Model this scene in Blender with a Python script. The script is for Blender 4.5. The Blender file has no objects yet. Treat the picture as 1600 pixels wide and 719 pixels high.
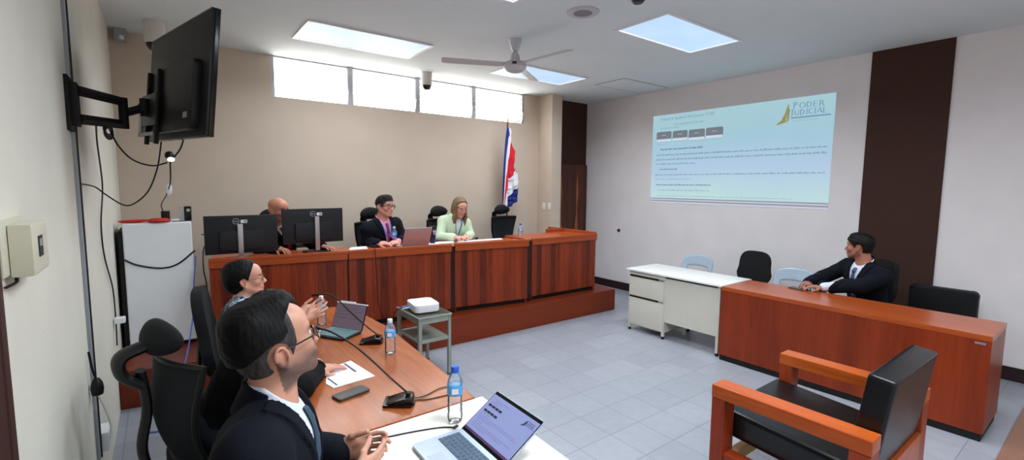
import bpy, bmesh, math, random
import numpy as np
from mathutils import Vector, Matrix, Euler, noise as mnoise

random.seed(7)
np.random.seed(7)
S = bpy.context.scene
COL = S.collection
PI = math.pi

# ------------------------------------------------------------------ camera
CAM_YAW, CAM_PITCH, CAM_ROLL = math.radians(36.83), math.radians(-5.51), math.radians(0.528)
CAM_F, CAM_H = 729.8, 1.72
cam_data = bpy.data.cameras.new('camera')
cam_data.sensor_fit = 'HORIZONTAL'
cam_data.sensor_width = 36.0
cam_data.lens = CAM_F * 36.0 / 1600.0
cam_data.clip_start = 0.02
cam = bpy.data.objects.new('camera', cam_data)
COL.objects.link(cam)
S.camera = cam
_w = Vector((math.sin(CAM_YAW) * math.cos(CAM_PITCH), math.cos(CAM_YAW) * math.cos(CAM_PITCH), math.sin(CAM_PITCH)))
_rt = Vector((math.cos(CAM_YAW), -math.sin(CAM_YAW), 0))
_up = _rt.cross(_w)
_r = _rt * math.cos(CAM_ROLL) + _up * math.sin(CAM_ROLL)
_u = -_rt * math.sin(CAM_ROLL) + _up * math.cos(CAM_ROLL)
_m = Matrix((_r, _u, -_w)).transposed().to_4x4()
_m.translation = (0, 0, CAM_H)
cam.matrix_world = _m

# ------------------------------------------------------------------ world, exposure
SKY_STRENGTH = 16.0
PANEL_WATTS = 26.0
REAR_BOOST = 2.2
S.view_settings.view_transform = 'Standard'
S.view_settings.look = 'None'
S.view_settings.exposure = 0.0
S.view_settings.gamma = 1.0
S.view_settings.use_curve_mapping = False
wd = bpy.data.worlds.new('sky')
S.world = wd
wd.use_nodes = True
wn = wd.node_tree.nodes
wn['Background'].inputs[0].default_value = (1.0, 0.95, 0.9, 1)
wn['Background'].inputs[1].default_value = SKY_STRENGTH

# daylight through the strip window: a portal that only steers sampling of the sky
pl = bpy.data.lights.new('window_portal', 'AREA')
pl.shape = 'RECTANGLE'; pl.size = 3.7; pl.size_y = 0.5
pl.cycles.is_portal = True
po = bpy.data.objects.new('window_portal', pl)
po.location = (2.85, 6.12, 2.91); po.rotation_euler = (math.radians(-90), 0, 0)
COL.objects.link(po)

# ------------------------------------------------------------------ helpers
def ray(px, py):
    return _w * CAM_F + _r * (px - 800) - _u * (py - 359.5)
def at_z(px, py, z):
    d = ray(px, py); return Vector((0, 0, CAM_H)) + d * ((z - CAM_H) / d.z)
def at_x(px, py, x):
    d = ray(px, py); return Vector((0, 0, CAM_H)) + d * (x / d.x)
def at_y(px, py, y):
    d = ray(px, py); return Vector((0, 0, CAM_H)) + d * (y / d.y)

def lin(c):
    return tuple(((v / 255) / 12.92 if v / 255 <= 0.04045 else ((v / 255 + 0.055) / 1.055) ** 2.4) for v in c)

def new_mat(name):
    m = bpy.data.materials.new(name); m.use_nodes = True
    return m, m.node_tree.nodes, m.node_tree.links, m.node_tree.nodes['Principled BSDF']

def mat(name, rgb, rough=0.5, metal=0.0, var=0.06, scale=8.0, bump=0.0, bscale=60.0, emit=None, estr=1.0, spec=0.4, trans=0.0, coat=0.0):
    """plain procedural surface: colour with slight noise variation, optional bump"""
    m, n, l, b = new_mat(name)
    c = lin(rgb)
    tc = n.new('ShaderNodeTexCoord')
    nz = n.new('ShaderNodeTexNoise'); nz.inputs['Scale'].default_value = scale; nz.inputs['Detail'].default_value = 4
    l.new(tc.outputs['Object'], nz.inputs['Vector'])
    rp = n.new('ShaderNodeValToRGB')
    rp.color_ramp.elements[0].position = 0.3; rp.color_ramp.elements[1].position = 0.7
    rp.color_ramp.elements[0].color = tuple(v * (1 - var) for v in c) + (1,)
    rp.color_ramp.elements[1].color = tuple(min(1, v * (1 + var)) for v in c) + (1,)
    l.new(nz.outputs['Fac'], rp.inputs['Fac']); l.new(rp.outputs['Color'], b.inputs['Base Color'])
    b.inputs['Roughness'].default_value = rough; b.inputs['Metallic'].default_value = metal
    b.inputs['Specular IOR Level'].default_value = spec
    if coat: b.inputs['Coat Weight'].default_value = coat
    if trans: b.inputs['Transmission Weight'].default_value = trans
    if bump:
        n2 = n.new('ShaderNodeTexNoise'); n2.inputs['Scale'].default_value = bscale; n2.inputs['Detail'].default_value = 3
        l.new(tc.outputs['Object'], n2.inputs['Vector'])
        bp = n.new('ShaderNodeBump'); bp.inputs['Strength'].default_value = bump; bp.inputs['Distance'].default_value = 0.01
        l.new(n2.outputs['Fac'], bp.inputs['Height']); l.new(bp.outputs['Normal'], b.inputs['Normal'])
    if emit:
        b.inputs['Emission Color'].default_value = lin(emit) + (1,); b.inputs['Emission Strength'].default_value = estr
    return m

def wood(name, dark, light, axis='Z', rough=0.35, plank=0.0, scale=3.0, plank_axis='X', coat=0.2, contrast=1.0):
    """wood with grain along `axis`; with plank > 0 boards of that width with thin grooves"""
    m, n, l, b = new_mat(name)
    tc = n.new('ShaderNodeTexCoord')
    mp = n.new('ShaderNodeMapping')
    st = {'X': (0.12, 1.6, 1.6), 'Y': (1.6, 0.12, 1.6), 'Z': (1.6, 1.6, 0.12)}[axis]
    mp.inputs['Scale'].default_value = st
    l.new(tc.outputs['Object'], mp.inputs['Vector'])
    vec = mp.outputs['Vector']
    if plank:
        sp = n.new('ShaderNodeSeparateXYZ'); l.new(tc.outputs['Object'], sp.inputs[0])
        dv = n.new('ShaderNodeMath'); dv.operation = 'DIVIDE'; dv.inputs[1].default_value = plank
        l.new(sp.outputs[plank_axis], dv.inputs[0])
        fl = n.new('ShaderNodeMath'); fl.operation = 'FLOOR'; l.new(dv.outputs[0], fl.inputs[0])
        wn_ = n.new('ShaderNodeTexWhiteNoise'); wn_.noise_dimensions = '1D'; l.new(fl.outputs[0], wn_.inputs['W'])
        fr = n.new('ShaderNodeMath'); fr.operation = 'FRACT'; l.new(dv.outputs[0], fr.inputs[0])
        ab = n.new('ShaderNodeMath'); ab.operation = 'PINGPONG'; ab.inputs[1].default_value = 0.5; l.new(fr.outputs[0], ab.inputs[0])
        ad = n.new('ShaderNodeVectorMath'); ad.operation = 'ADD'; l.new(vec, ad.inputs[0]); l.new(wn_.outputs['Color'], ad.inputs[1])
        sc = n.new('ShaderNodeVectorMath'); sc.operation = 'SCALE'; sc.inputs['Scale'].default_value = 3.0
        l.new(wn_.outputs['Color'], sc.inputs[0]); l.new(sc.outputs[0], ad.inputs[1]); vec = ad.outputs[0]
    nz = n.new('ShaderNodeTexNoise'); nz.inputs['Scale'].default_value = scale; nz.inputs['Detail'].default_value = 6
    nz.inputs['Distortion'].default_value = 1.2; l.new(vec, nz.inputs['Vector'])
    n3 = n.new('ShaderNodeTexNoise'); n3.inputs['Scale'].default_value = scale * 14; n3.inputs['Detail'].default_value = 3
    l.new(vec, n3.inputs['Vector'])
    mx = n.new('ShaderNodeMix'); mx.data_type = 'FLOAT'; mx.inputs['Factor'].default_value = 0.35
    l.new(nz.outputs['Fac'], mx.inputs[2]); l.new(n3.outputs['Fac'], mx.inputs[3])
    fac = mx.outputs[0]
    if plank:
        m2 = n.new('ShaderNodeMix'); m2.data_type = 'FLOAT'; m2.inputs['Factor'].default_value = 0.22
        l.new(fac, m2.inputs[2]); l.new(wn_.outputs['Value'], m2.inputs[3]); fac = m2.outputs[0]
    rp = n.new('ShaderNodeValToRGB')
    h = 0.17 / contrast
    rp.color_ramp.elements[0].position = 0.5 - h; rp.color_ramp.elements[1].position = 0.5 + h
    rp.color_ramp.elements[0].color = lin(dark) + (1,); rp.color_ramp.elements[1].color = lin(light) + (1,)
    l.new(fac, rp.inputs['Fac']); l.new(rp.outputs['Color'], b.inputs['Base Color'])
    b.inputs['Roughness'].default_value = rough; b.inputs['Coat Weight'].default_value = coat; b.inputs['Specular IOR Level'].default_value = .28
    b.inputs['Coat Roughness'].default_value = 0.15
    if plank:
        cm = n.new('ShaderNodeMath'); cm.operation = 'MULTIPLY'; cm.inputs[1].default_value = plank / 0.004; cm.use_clamp = True
        l.new(ab.outputs[0], cm.inputs[0])
        bp = n.new('ShaderNodeBump'); bp.inputs['Strength'].default_value = 0.8; bp.inputs['Distance'].default_value = 0.004
        l.new(cm.outputs[0], bp.inputs['Height']); l.new(bp.outputs['Normal'], b.inputs['Normal'])
        l.new(bp.outputs['Normal'], b.inputs['Coat Normal'])
    return m

# --- bmesh shape helpers
def box(bm, x0, x1, y0, y1, z0, z1, bev=0.0, M=None, seg=2):
    t = bmesh.new()
    bmesh.ops.create_cube(t, size=1.0)
    for v in t.verts:
        v.co = Vector((x0 + (v.co.x + .5) * (x1 - x0), y0 + (v.co.y + .5) * (y1 - y0), z0 + (v.co.z + .5) * (z1 - z0)))
    if bev > 0:
        bev = min(bev, 0.49 * min(abs(x1 - x0), abs(y1 - y0), abs(z1 - z0)))
        bmesh.ops.bevel(t, geom=t.edges[:], offset=bev, segments=seg, profile=0.7, affect='EDGES')
    if M is not None: t.transform(M)
    _merge(bm, t)

def _merge(bm, t):
    me = bpy.data.meshes.new('tmp'); t.to_mesh(me); t.free(); bm.from_mesh(me); bpy.data.meshes.remove(me)

def _frame(d):
    d = d.normalized()
    a = Vector((0, 0, 1)) if abs(d.z) < 0.9 else Vector((1, 0, 0))
    x = d.cross(a).normalized(); y = d.cross(x).normalized()
    return x, y

def smooth_pts(pts, n=6):
    P = [Vector(p) for p in pts]
    if len(P) < 3: return P
    out = []
    Q = [P[0] * 2 - P[1]] + P + [P[-1] * 2 - P[-2]]
    for i in range(1, len(Q) - 2):
        for k in range(n):
            t = k / n
            a, b, c, d = Q[i - 1], Q[i], Q[i + 1], Q[i + 2]
            out.append(0.5 * ((2 * b) + (c - a) * t + (2 * a - 5 * b + 4 * c - d) * t * t + (3 * b - a - 3 * c + d) * t ** 3))
    out.append(P[-1])
    return out

def tube(bm, pts, r, seg=8, sm=0, flat=None, up=None):
    """tube along points; r number or list; flat=(a,b) scales the section, up fixes the section's second axis"""
    P = smooth_pts(pts, sm) if sm else [Vector(p) for p in pts]
    n = len(P)
    R = [r] * n if not isinstance(r, (list, tuple)) else [r[0] + (0) for _ in range(n)]
    if isinstance(r, (list, tuple)):
        for i in range(n):
            t = i / (n - 1) * (len(r) - 1); k = min(int(t), len(r) - 2); R[i] = r[k] + (r[k + 1] - r[k]) * (t - k)
    rings = []; x = None
    for i, p in enumerate(P):
        d = (P[min(i + 1, n - 1)] - P[max(i - 1, 0)])
        if d.length < 1e-9: d = Vector((0, 0, 1))
        d.normalize()
        if up is not None:
            y = Vector(up); y = (y - d * y.dot(d)).normalized(); x = y.cross(d)
        elif x is None: x, y = _frame(d)
        else:
            x = (x - d * x.dot(d)).normalized(); y = d.cross(x)
        a, b = flat if flat else (1, 1)
        rings.append([bm.verts.new(p + (x * math.cos(2 * PI * k / seg) * a + y * math.sin(2 * PI * k / seg) * b) * R[i]) for k in range(seg)])
    for i in range(n - 1):
        for k in range(seg):
            bm.faces.new((rings[i][k], rings[i][(k + 1) % seg], rings[i + 1][(k + 1) % seg], rings[i + 1][k]))
    bm.faces.new(rings[0][::-1]); bm.faces.new(rings[-1])

def lathe(bm, prof, c=(0, 0, 0), seg=24, M=None, cap=True):
    t = bmesh.new(); rings = []
    for r, z in prof:
        rings.append([t.verts.new((max(r, 1e-4) * math.cos(2 * PI * k / seg), max(r, 1e-4) * math.sin(2 * PI * k / seg), z)) for k in range(seg)])
    for i in range(len(rings) - 1):
        for k in range(seg):
            t.faces.new((rings[i][k], rings[i][(k + 1) % seg], rings[i + 1][(k + 1) % seg], rings[i + 1][k]))
    if cap: t.faces.new(rings[0][::-1]); t.faces.new(rings[-1])
    if M is not None: t.transform(M)
    bmesh.ops.translate(t, verts=t.verts[:], vec=Vector(c))
    _merge(bm, t)

def prism(bm, pts, lo, hi, axis='Z', bev=0.0, M=None):
    """polygon pts (2-D) extruded from lo to hi along axis"""
    t = bmesh.new()
    def mk(p, h):
        return {'Z': (p[0], p[1], h), 'Y': (p[0], h, p[1]), 'X': (h, p[0], p[1])}[axis]
    a = [t.verts.new(mk(p, lo)) for p in pts]; b = [t.verts.new(mk(p, hi)) for p in pts]
    n = len(pts)
    t.faces.new(a[::-1]); t.faces.new(b)
    for i in range(n): t.faces.new((a[i], a[(i + 1) % n], b[(i + 1) % n], b[i]))
    bmesh.ops.recalc_face_normals(t, faces=t.faces[:])
    if bev: bmesh.ops.bevel(t, geom=t.edges[:], offset=bev, segments=2, profile=0.7, affect='EDGES')
    if M is not None: t.transform(M)
    _merge(bm, t)

def ball(bm, c, r, M=None, u=16, v=10):
    t = bmesh.new(); bmesh.ops.create_uvsphere(t, u_segments=u, v_segments=v, radius=1.0)
    s = r if isinstance(r, (tuple, list)) else (r, r, r)
    for q in t.verts: q.co = Vector((q.co.x * s[0], q.co.y * s[1], q.co.z * s[2]))
    if M is not None: t.transform(M)
    bmesh.ops.translate(t, verts=t.verts[:], vec=Vector(c))
    _merge(bm, t)

def rrect(w, h, r, n=4, cx=0, cy=0):
    out = []
    for (sx, sy, a0) in ((1, 1, 0), (-1, 1, 90), (-1, -1, 180), (1, -1, 270)):
        for k in range(n + 1):
            a = math.radians(a0 + 90 * k / n)
            out.append((cx + sx * (w / 2 - r) + r * math.cos(a), cy + sy * (h / 2 - r) + r * math.sin(a)))
    return out

def RX(d): return Matrix.Rotation(math.radians(d), 4, 'X')
def RY(d): return Matrix.Rotation(math.radians(d), 4, 'Y')
def RZ(d): return Matrix.Rotation(math.radians(d), 4, 'Z')
def T(*v): return Matrix.Translation(Vector(v))

def obj(name, bm, m, parent=None, smooth=False, angle=40):
    me = bpy.data.meshes.new(name)
    bmesh.ops.recalc_face_normals(bm, faces=bm.faces[:])
    bm.to_mesh(me); bm.free()
    for mm in (m if isinstance(m, list) else [m]): me.materials.append(mm)
    if smooth:
        me.shade_smooth()
        if angle < 180: me.set_sharp_from_angle(angle=math.radians(angle))
    o = bpy.data.objects.new(name, me); COL.objects.link(o)
    if parent is not None: o.parent = parent
    return o

class B:
    """shape collector: B().box(...).tube(...).make(name, material, parent)"""
    def __init__(s): s.bm = bmesh.new()
    def box(s, *a, **k): box(s.bm, *a, **k); return s
    def tube(s, *a, **k): tube(s.bm, *a, **k); return s
    def lathe(s, *a, **k): lathe(s.bm, *a, **k); return s
    def prism(s, *a, **k): prism(s.bm, *a, **k); return s
    def ball(s, *a, **k): ball(s.bm, *a, **k); return s
    def make(s, name, m, parent=None, smooth=True, angle=40): return obj(name, s.bm, m, parent, smooth, angle)

def tag(o, label=None, cat=None, group=None, kind=None):
    if label: o['label'] = label
    if cat: o['category'] = cat
    if group: o['group'] = group
    if kind: o['kind'] = kind
    return o

def thing(name, label, cat, loc=(0, 0, 0), rz=0.0, group=None):
    o = bpy.data.objects.new(name, None); COL.objects.link(o)
    o.empty_display_size = 0.05
    o.location = loc; o.rotation_euler = (0, 0, math.radians(rz))
    return tag(o, label, cat, group)

def struct(name, b, m, parent=None, smooth=False):
    o = b.make(name, m, parent, smooth)
    if parent is None: o['kind'] = 'structure'
    return o

def copy_tree(o, parent=None):
    c = o.copy(); COL.objects.link(c); c.parent = parent
    for ch in list(o.children): copy_tree(ch, c)
    return c

def dup(root, loc, rz, label, group=None):
    c = copy_tree(root); c.location = loc; c.rotation_euler = (0, 0, math.radians(rz)); c['label'] = label
    if group: c['group'] = group
    return c

def text(name, s, size, m, parent, M, align='LEFT', depth=0.0006, bold=0.0):
    cu = bpy.data.curves.new(name, 'FONT'); cu.body = s; cu.size = size; cu.align_x = align; cu.extrude = depth; cu.offset = bold
    to = bpy.data.objects.new('tmp_text', cu); COL.objects.link(to)
    dg = bpy.context.evaluated_depsgraph_get()
    me = bpy.data.meshes.new_from_object(to.evaluated_get(dg))
    bpy.data.objects.remove(to); bpy.data.curves.remove(cu)
    me.materials.clear(); me.materials.append(m)
    o = bpy.data.objects.new(name, me); COL.objects.link(o); o.parent = parent; o.matrix_local = M
    return o
# ------------------------------------------------------------------ materials
def wall_mat(name, rgb):
    return mat(name, rgb, rough=0.75, var=0.03, scale=3, bump=0.08, bscale=70, spec=0.3)
M_WALL_TAN = wall_mat('tan wall paint', (208, 191, 173))
M_WALL_SIDE = wall_mat('pale wall paint', (226, 222, 208))
M_WALL_RIGHT = wall_mat('beige wall paint', (231, 226, 227))
M_WALL_BROWN = wall_mat('dark brown wall paint', (62, 38, 30))
M_CEIL = mat('ceiling paint', (223, 233, 235), rough=0.85, var=0.015, scale=2, bump=0.1, bscale=120, spec=0.2)
M_BASE = mat('dark skirting', (42, 24, 24), rough=0.4)
M_WHITE = mat('white plastic', (232, 233, 235), rough=0.35, var=0.02)
M_OFFWHITE = mat('cream plastic', (212, 208, 186), rough=0.45, var=0.03)
M_BLACK = mat('black plastic', (9, 9, 10), rough=0.5, var=0.1)
M_BLACKGLOSS = mat('gloss black', (8, 8, 10), rough=0.16, var=0.05)
M_BLACKMATTE = mat('matt black metal', (7, 7, 8), rough=0.65, var=0.1)
M_DGREY = mat('dark grey plastic', (42, 44, 48), rough=0.45)
M_GREY = mat('grey plastic', (150, 156, 160), rough=0.4)
M_SILVER = mat('silver metal', (190, 192, 196), rough=0.3, metal=0.8, var=0.03)
M_CHROME = mat('chrome', (215, 215, 220), rough=0.12, metal=1.0, var=0.02)
M_PAPER = mat('white paper', (240, 240, 244), rough=0.8, var=0.01)
M_INK = mat('printed ink', (90, 95, 110), rough=0.8)
M_RED = mat('red fabric', (200, 30, 28), rough=0.6)
M_BLUE = mat('blue plastic', (40, 90, 200), rough=0.35)
M_CABLE = mat('cable rubber', (14, 14, 16), rough=0.5)
M_CABLE_WHITE = mat('white cable', (215, 215, 215), rough=0.5)
M_CABLE_BLUE = mat('blue network cable', (70, 110, 200), rough=0.45)

def tile_mat():
    m, n, l, b = new_mat('floor tiles')
    tc = n.new('ShaderNodeTexCoord'); sp = n.new('ShaderNodeSeparateXYZ'); l.new(tc.outputs['Object'], sp.inputs[0])
    W = 0.2985
    gs, fl = [], []
    for ax, off in (('X', 3.005), ('Y', 2.652)):
        s = n.new('ShaderNodeMath'); s.operation = 'SUBTRACT'; s.inputs[1].default_value = off; l.new(sp.outputs[ax], s.inputs[0])
        d = n.new('ShaderNodeMath'); d.operation = 'DIVIDE'; d.inputs[1].default_value = W; l.new(s.outputs[0], d.inputs[0])
        f = n.new('ShaderNodeMath'); f.operation = 'FLOOR'; l.new(d.outputs[0], f.inputs[0]); fl.append(f)
        p = n.new('ShaderNodeMath'); p.operation = 'PINGPONG'; p.inputs[1].default_value = 0.5; l.new(d.outputs[0], p.inputs[0])
        g = n.new('ShaderNodeMath'); g.operation = 'MULTIPLY'; g.inputs[1].default_value = W / 0.0035; g.use_clamp = True
        l.new(p.outputs[0], g.inputs[0]); gs.append(g)
    mn = n.new('ShaderNodeMath'); mn.operation = 'MINIMUM'; l.new(gs[0].outputs[0], mn.inputs[0]); l.new(gs[1].outputs[0], mn.inputs[1])
    cb = n.new('ShaderNodeCombineXYZ'); l.new(fl[0].outputs[0], cb.inputs[0]); l.new(fl[1].outputs[0], cb.inputs[1])
    wn_ = n.new('ShaderNodeTexWhiteNoise'); wn_.noise_dimensions = '2D'; l.new(cb.outputs[0], wn_.inputs['Vector'])
    rp = n.new('ShaderNodeValToRGB')
    rp.color_ramp.elements[0].color = lin((150, 154, 163)) + (1,); rp.color_ramp.elements[1].color = lin((160, 163, 171)) + (1,)
    l.new(wn_.outputs['Value'], rp.inputs['Fac'])
    nz = n.new('ShaderNodeTexNoise'); nz.inputs['Scale'].default_value = 14; nz.inputs['Detail'].default_value = 5; l.new(tc.outputs['Object'], nz.inputs['Vector'])
    r2 = n.new('ShaderNodeValToRGB'); r2.color_ramp.elements[0].position = .35; r2.color_ramp.elements[1].position = .7
    r2.color_ramp.elements[0].color = (0.93, 0.93, 0.93, 1); r2.color_ramp.elements[1].color = (1, 1, 1, 1); l.new(nz.outputs['Fac'], r2.inputs['Fac'])
    mu = n.new('ShaderNodeMix'); mu.data_type = 'RGBA'; mu.blend_type = 'MULTIPLY'; mu.inputs['Factor'].default_value = 1
    l.new(rp.outputs['Color'], mu.inputs[6]); l.new(r2.outputs['Color'], mu.inputs[7])
    mx = n.new('ShaderNodeMix'); mx.data_type = 'RGBA'; mx.inputs[6].default_value = lin((110, 110, 120)) + (1,)
    l.new(mn.outputs[0], mx.inputs['Factor']); l.new(mu.outputs[2], mx.inputs[7]); l.new(mx.outputs[2], b.inputs['Base Color'])
    b.inputs['Roughness'].default_value = 0.32; b.inputs['Specular IOR Level'].default_value = 0.45
    bp = n.new('ShaderNodeBump'); bp.inputs['Strength'].default_value = 0.4; bp.inputs['Distance'].default_value = 0.002
    l.new(mn.outputs[0], bp.inputs['Height']); l.new(bp.outputs['Normal'], b.inputs['Normal'])
    return m
M_TILE = tile_mat()

# ------------------------------------------------------------------ room shell
CEIL = 3.145; XL = -0.33; XR = 6.07; YB = 5.93; YF = -2.6
struct('floor', B().box(XL - .2, XR + .2, YF - .2, 6.2, -0.12, 0), M_TILE)
struct('ceiling', B().box(XL - .2, XR + .2, YF - .2, 6.2, CEIL, CEIL + .12), M_CEIL)
struct('wall_left', B().box(XL - .2, XL, YF - .2, 6.2, 0, CEIL), M_WALL_SIDE)
struct('wall_front', B().box(XL, XR, YF - .2, YF, 0, CEIL), M_WALL_TAN)
struct('wall_right', B().box(XR, XR + .2, YF - .2, 6.2, 0, CEIL), M_WALL_RIGHT)
trb = B().box(XR - .012, XR, 1.145, 1.795, 0.1, CEIL)
struct('trim_1', trb, M_WALL_BROWN)
WX0, WX1, WZ0 = 1.045, 4.65, 2.685
wb = B().box(XL, WX0, YB, YB + .2, 0, CEIL).box(WX1, 4.96, YB, YB + .2, 0, CEIL).box(WX0, WX1, YB, YB + .2, 0, WZ0)
struct('wall_back', wb, M_WALL_TAN)
struct('wall_back_recess', B().box(4.96, XR, YB, YB + .2, 0, CEIL), M_WALL_BROWN)
struct('wall_pillar', B().box(4.96, 5.17, 5.60, YB, 0, CEIL), M_WALL_TAN)
struct('baseboard_right', B().box(XR - .018, XR, YF, YB, 0, 0.125, bev=.003), M_BASE)
struct('baseboard_back', B().box(5.17, XR - .018, YB - .018, YB, 0, 0.125, bev=.003), M_BASE)
# brown door seen past the pillar
M_DOORW = wood('dark door wood', (52, 22, 14), (92, 44, 24), 'Z', rough=.4)
M_DOORL = wood('door inlay wood', (120, 66, 32), (168, 100, 54), 'Z', rough=.4)
dr = thing('door_1', None, None, (5.62, YB - .02, 0)); dr['kind'] = 'structure'
B().box(-.43, .43, -.03, .018, 0.0, 2.08, bev=.003).make('door_leaf', M_DOORW, dr)
B().prism([(.16, .25), (.22, .25), (.225, 1.0), (.20, 1.3), (.225, 1.6), (.19, 1.95), (.165, 1.6), (.185, 1.3), (.155, 1.0)], -.036, -.028, 'Y').make('door_inlay', M_DOORL, dr)
B().prism([(-.22, .25), (-.16, .25), (-.155, 1.0), (-.18, 1.3), (-.155, 1.6), (-.19, 1.95), (-.225, 1.6), (-.20, 1.3), (-.225, 1.0)], -.036, -.028, 'Y').make('door_inlay', M_DOORL, dr)
# dark door frame on the near left edge of the picture
M_FRAME = mat('brown door frame paint', (70, 44, 38), rough=.5)
fr = thing('door_2', None, None, (XL, 1.30, 0)); fr['kind'] = 'structure'
B().box(0, .010, .285, .33, 0, 2.1, bev=.002).box(0, .010, -.62, -.575, 0, 2.1, bev=.002).box(0, .010, -.62, .33, 2.1, 2.15, bev=.002).make('door_frame', M_FRAME, fr)
B().box(-.005, .006, -.575, .285, 0.005, 2.1).make('door_leaf', M_FRAME, fr)

# clerestory jalousie window: four bays of glass louvres
M_ALU = mat('aluminium window frame', (186, 184, 190), rough=.4, metal=.3)
def louvre_mat():
    m = bpy.data.materials.new('louvre glass'); m.use_nodes = True
    n, l = m.node_tree.nodes, m.node_tree.links
    n.remove(n['Principled BSDF'])
    tr = n.new('ShaderNodeBsdfTransparent'); tr.inputs[0].default_value = (.96, .97, .97, 1)
    tl = n.new('ShaderNodeBsdfTranslucent'); tl.inputs[0].default_value = (.9, .9, .9, 1)
    gl = n.new('ShaderNodeBsdfGlossy'); gl.inputs['Roughness'].default_value = .1
    m1 = n.new('ShaderNodeMixShader'); m1.inputs[0].default_value = .3
    m2 = n.new('ShaderNodeMixShader'); fz = n.new('ShaderNodeFresnel'); fz.inputs[0].default_value = 1.45
    l.new(tr.outputs[0], m1.inputs[1]); l.new(tl.outputs[0], m1.inputs[2])
    l.new(fz.outputs[0], m2.inputs[0]); l.new(m1.outputs[0], m2.inputs[1]); l.new(gl.outputs[0], m2.inputs[2])
    l.new(m2.outputs[0], n['Material Output'].inputs[0])
    return m
M_LOUVRE = louvre_mat()
bays = [(1.045, 1.93), (1.93, 2.83), (2.83, 3.72), (3.72, 4.65)]
for i, (a, b_) in enumerate(bays):
    w = thing('window_%d' % (i + 1), None, None, ((a + b_) / 2, YB, WZ0)); w['kind'] = 'structure'
    hw = (b_ - a) / 2; H = CEIL - WZ0
    B().box(-hw, -hw + .036, .005, .07, 0, H).box(hw - .036, hw, .005, .07, 0, H).box(-hw + .036, hw - .036, .02, .07, 0, .012).box(-hw + .036, hw - .036, .02, .07, H - .018, H).make('window_frame', M_ALU, w)
    lb = B()
    for k in range(5):
        z = .018 + (k + .5) * (H - .04) / 5
        lb.box(-hw + .037, hw - .037, -.003, .003, -.046, .046, M=T(0, .05, z) @ RX(-28))
    lb.make('louvre_glass', M_LOUVRE, w)
    kb = B().tube([(hw - .028, -.003, .05), (hw - .028, -.012, .12), (hw - .022, -.016, .17)], .007, 8)
    kb.box(hw - .034, hw - .022, -.006, .006, .04, H - .03)
    kb.make('louvre_operator', M_SILVER, w)

# ------------------------------------------------------------------ ceiling fittings
def diffuser_mat():
    m, n, l, b = new_mat('lit lamp diffuser')
    tc = n.new('ShaderNodeTexCoord'); nz = n.new('ShaderNodeTexNoise'); nz.inputs['Scale'].default_value = 3
    l.new(tc.outputs['Object'], nz.inputs['Vector'])
    rp = n.new('ShaderNodeValToRGB'); rp.color_ramp.elements[0].position = .3; rp.color_ramp.elements[1].position = .7
    rp.color_ramp.elements[0].color = (.50, .71, 1, 1); rp.color_ramp.elements[1].color = (.58, .77, 1, 1)
    l.new(nz.outputs['Fac'], rp.inputs['Fac']); l.new(rp.outputs['Color'], b.inputs['Emission Color'])
    b.inputs['Emission Strength'].default_value = .95; b.inputs['Base Color'].default_value = (.05, .05, .05, 1)
    return m
M_DIFF = diffuser_mat()
M_LITEDGE = mat('lit lamp edge', (200, 205, 210), emit=(235, 245, 255), estr=1.0)
def ceiling_lamp(x0, x1, y0, y1, label, z=CEIL):
    t = thing('ceiling_light', label, 'ceiling light', ((x0 + x1) / 2, (y0 + y1) / 2, z), 0, 'recessed ceiling light panels')
    a, b_ = (x1 - x0) / 2, (y1 - y0) / 2
    f = .03
    B().box(-a, a, -b_, -b_ + f, -.012, .0, bev=.002).box(-a, a, b_ - f, b_, -.012, .0, bev=.002).box(-a, -a + f, -b_ + f, b_ - f, -.012, .0).box(a - f, a, -b_ + f, b_ - f, -.012, .0).make('lamp_frame', M_WHITE, t, False)
    B().box(-a + f, a - f, -b_ + f, b_ - f, -.005, -.001).make('diffuser', M_DIFF, t, False)
    g = .012
    B().box(-a + f, a - f, b_ - f - g, b_ - f, -.008, -.0052).box(a - f - g, a - f, -b_ + f, b_ - f - g, -.008, -.0052).make('lit_edge', M_LITEDGE, t, False)
    L = bpy.data.lights.new('panel_light', 'AREA'); L.shape = 'RECTANGLE'; L.size = (a - f) * 2; L.size_y = (b_ - f) * 2
    L.energy = PANEL_WATTS * ((REAR_BOOST if x0 < 2 else .7) if y0 < 1.5 else 1.0); L.color = (.86, .93, 1.0); L.spread = math.radians(155)
    lo = bpy.data.objects.new('panel_light', L); COL.objects.link(lo); lo.parent = t; lo.location = (0, 0, -.015)
ceiling_lamp(1.10, 2.32, 4.47, 5.10, 'long bright ceiling panel light above the window side, left of the fan')
ceiling_lamp(3.39, 4.60, 2.42, 3.01, 'bright ceiling panel light nearest the projected slide, right of the fan')
ceiling_lamp(3.42, 4.62, 4.48, 5.07, 'bright ceiling panel light directly behind the ceiling fan')
ceiling_lamp(1.10, 2.30, 2.48, 3.07, 'ceiling panel light whose tip shows at the top edge')
ceiling_lamp(1.10, 2.30, 0.40, 1.00, 'ceiling panel light over the near table behind the viewpoint')
ceiling_lamp(3.40, 4.60, 0.40, 1.00, 'ceiling panel light over the wooden armchair')
ceiling_lamp(1.10, 2.30, -1.7, -1.1, 'ceiling panel light at the rear left of the room')
ceiling_lamp(3.40, 4.60, -1.7, -1.1, 'ceiling panel light at the rear right of the room')

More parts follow.
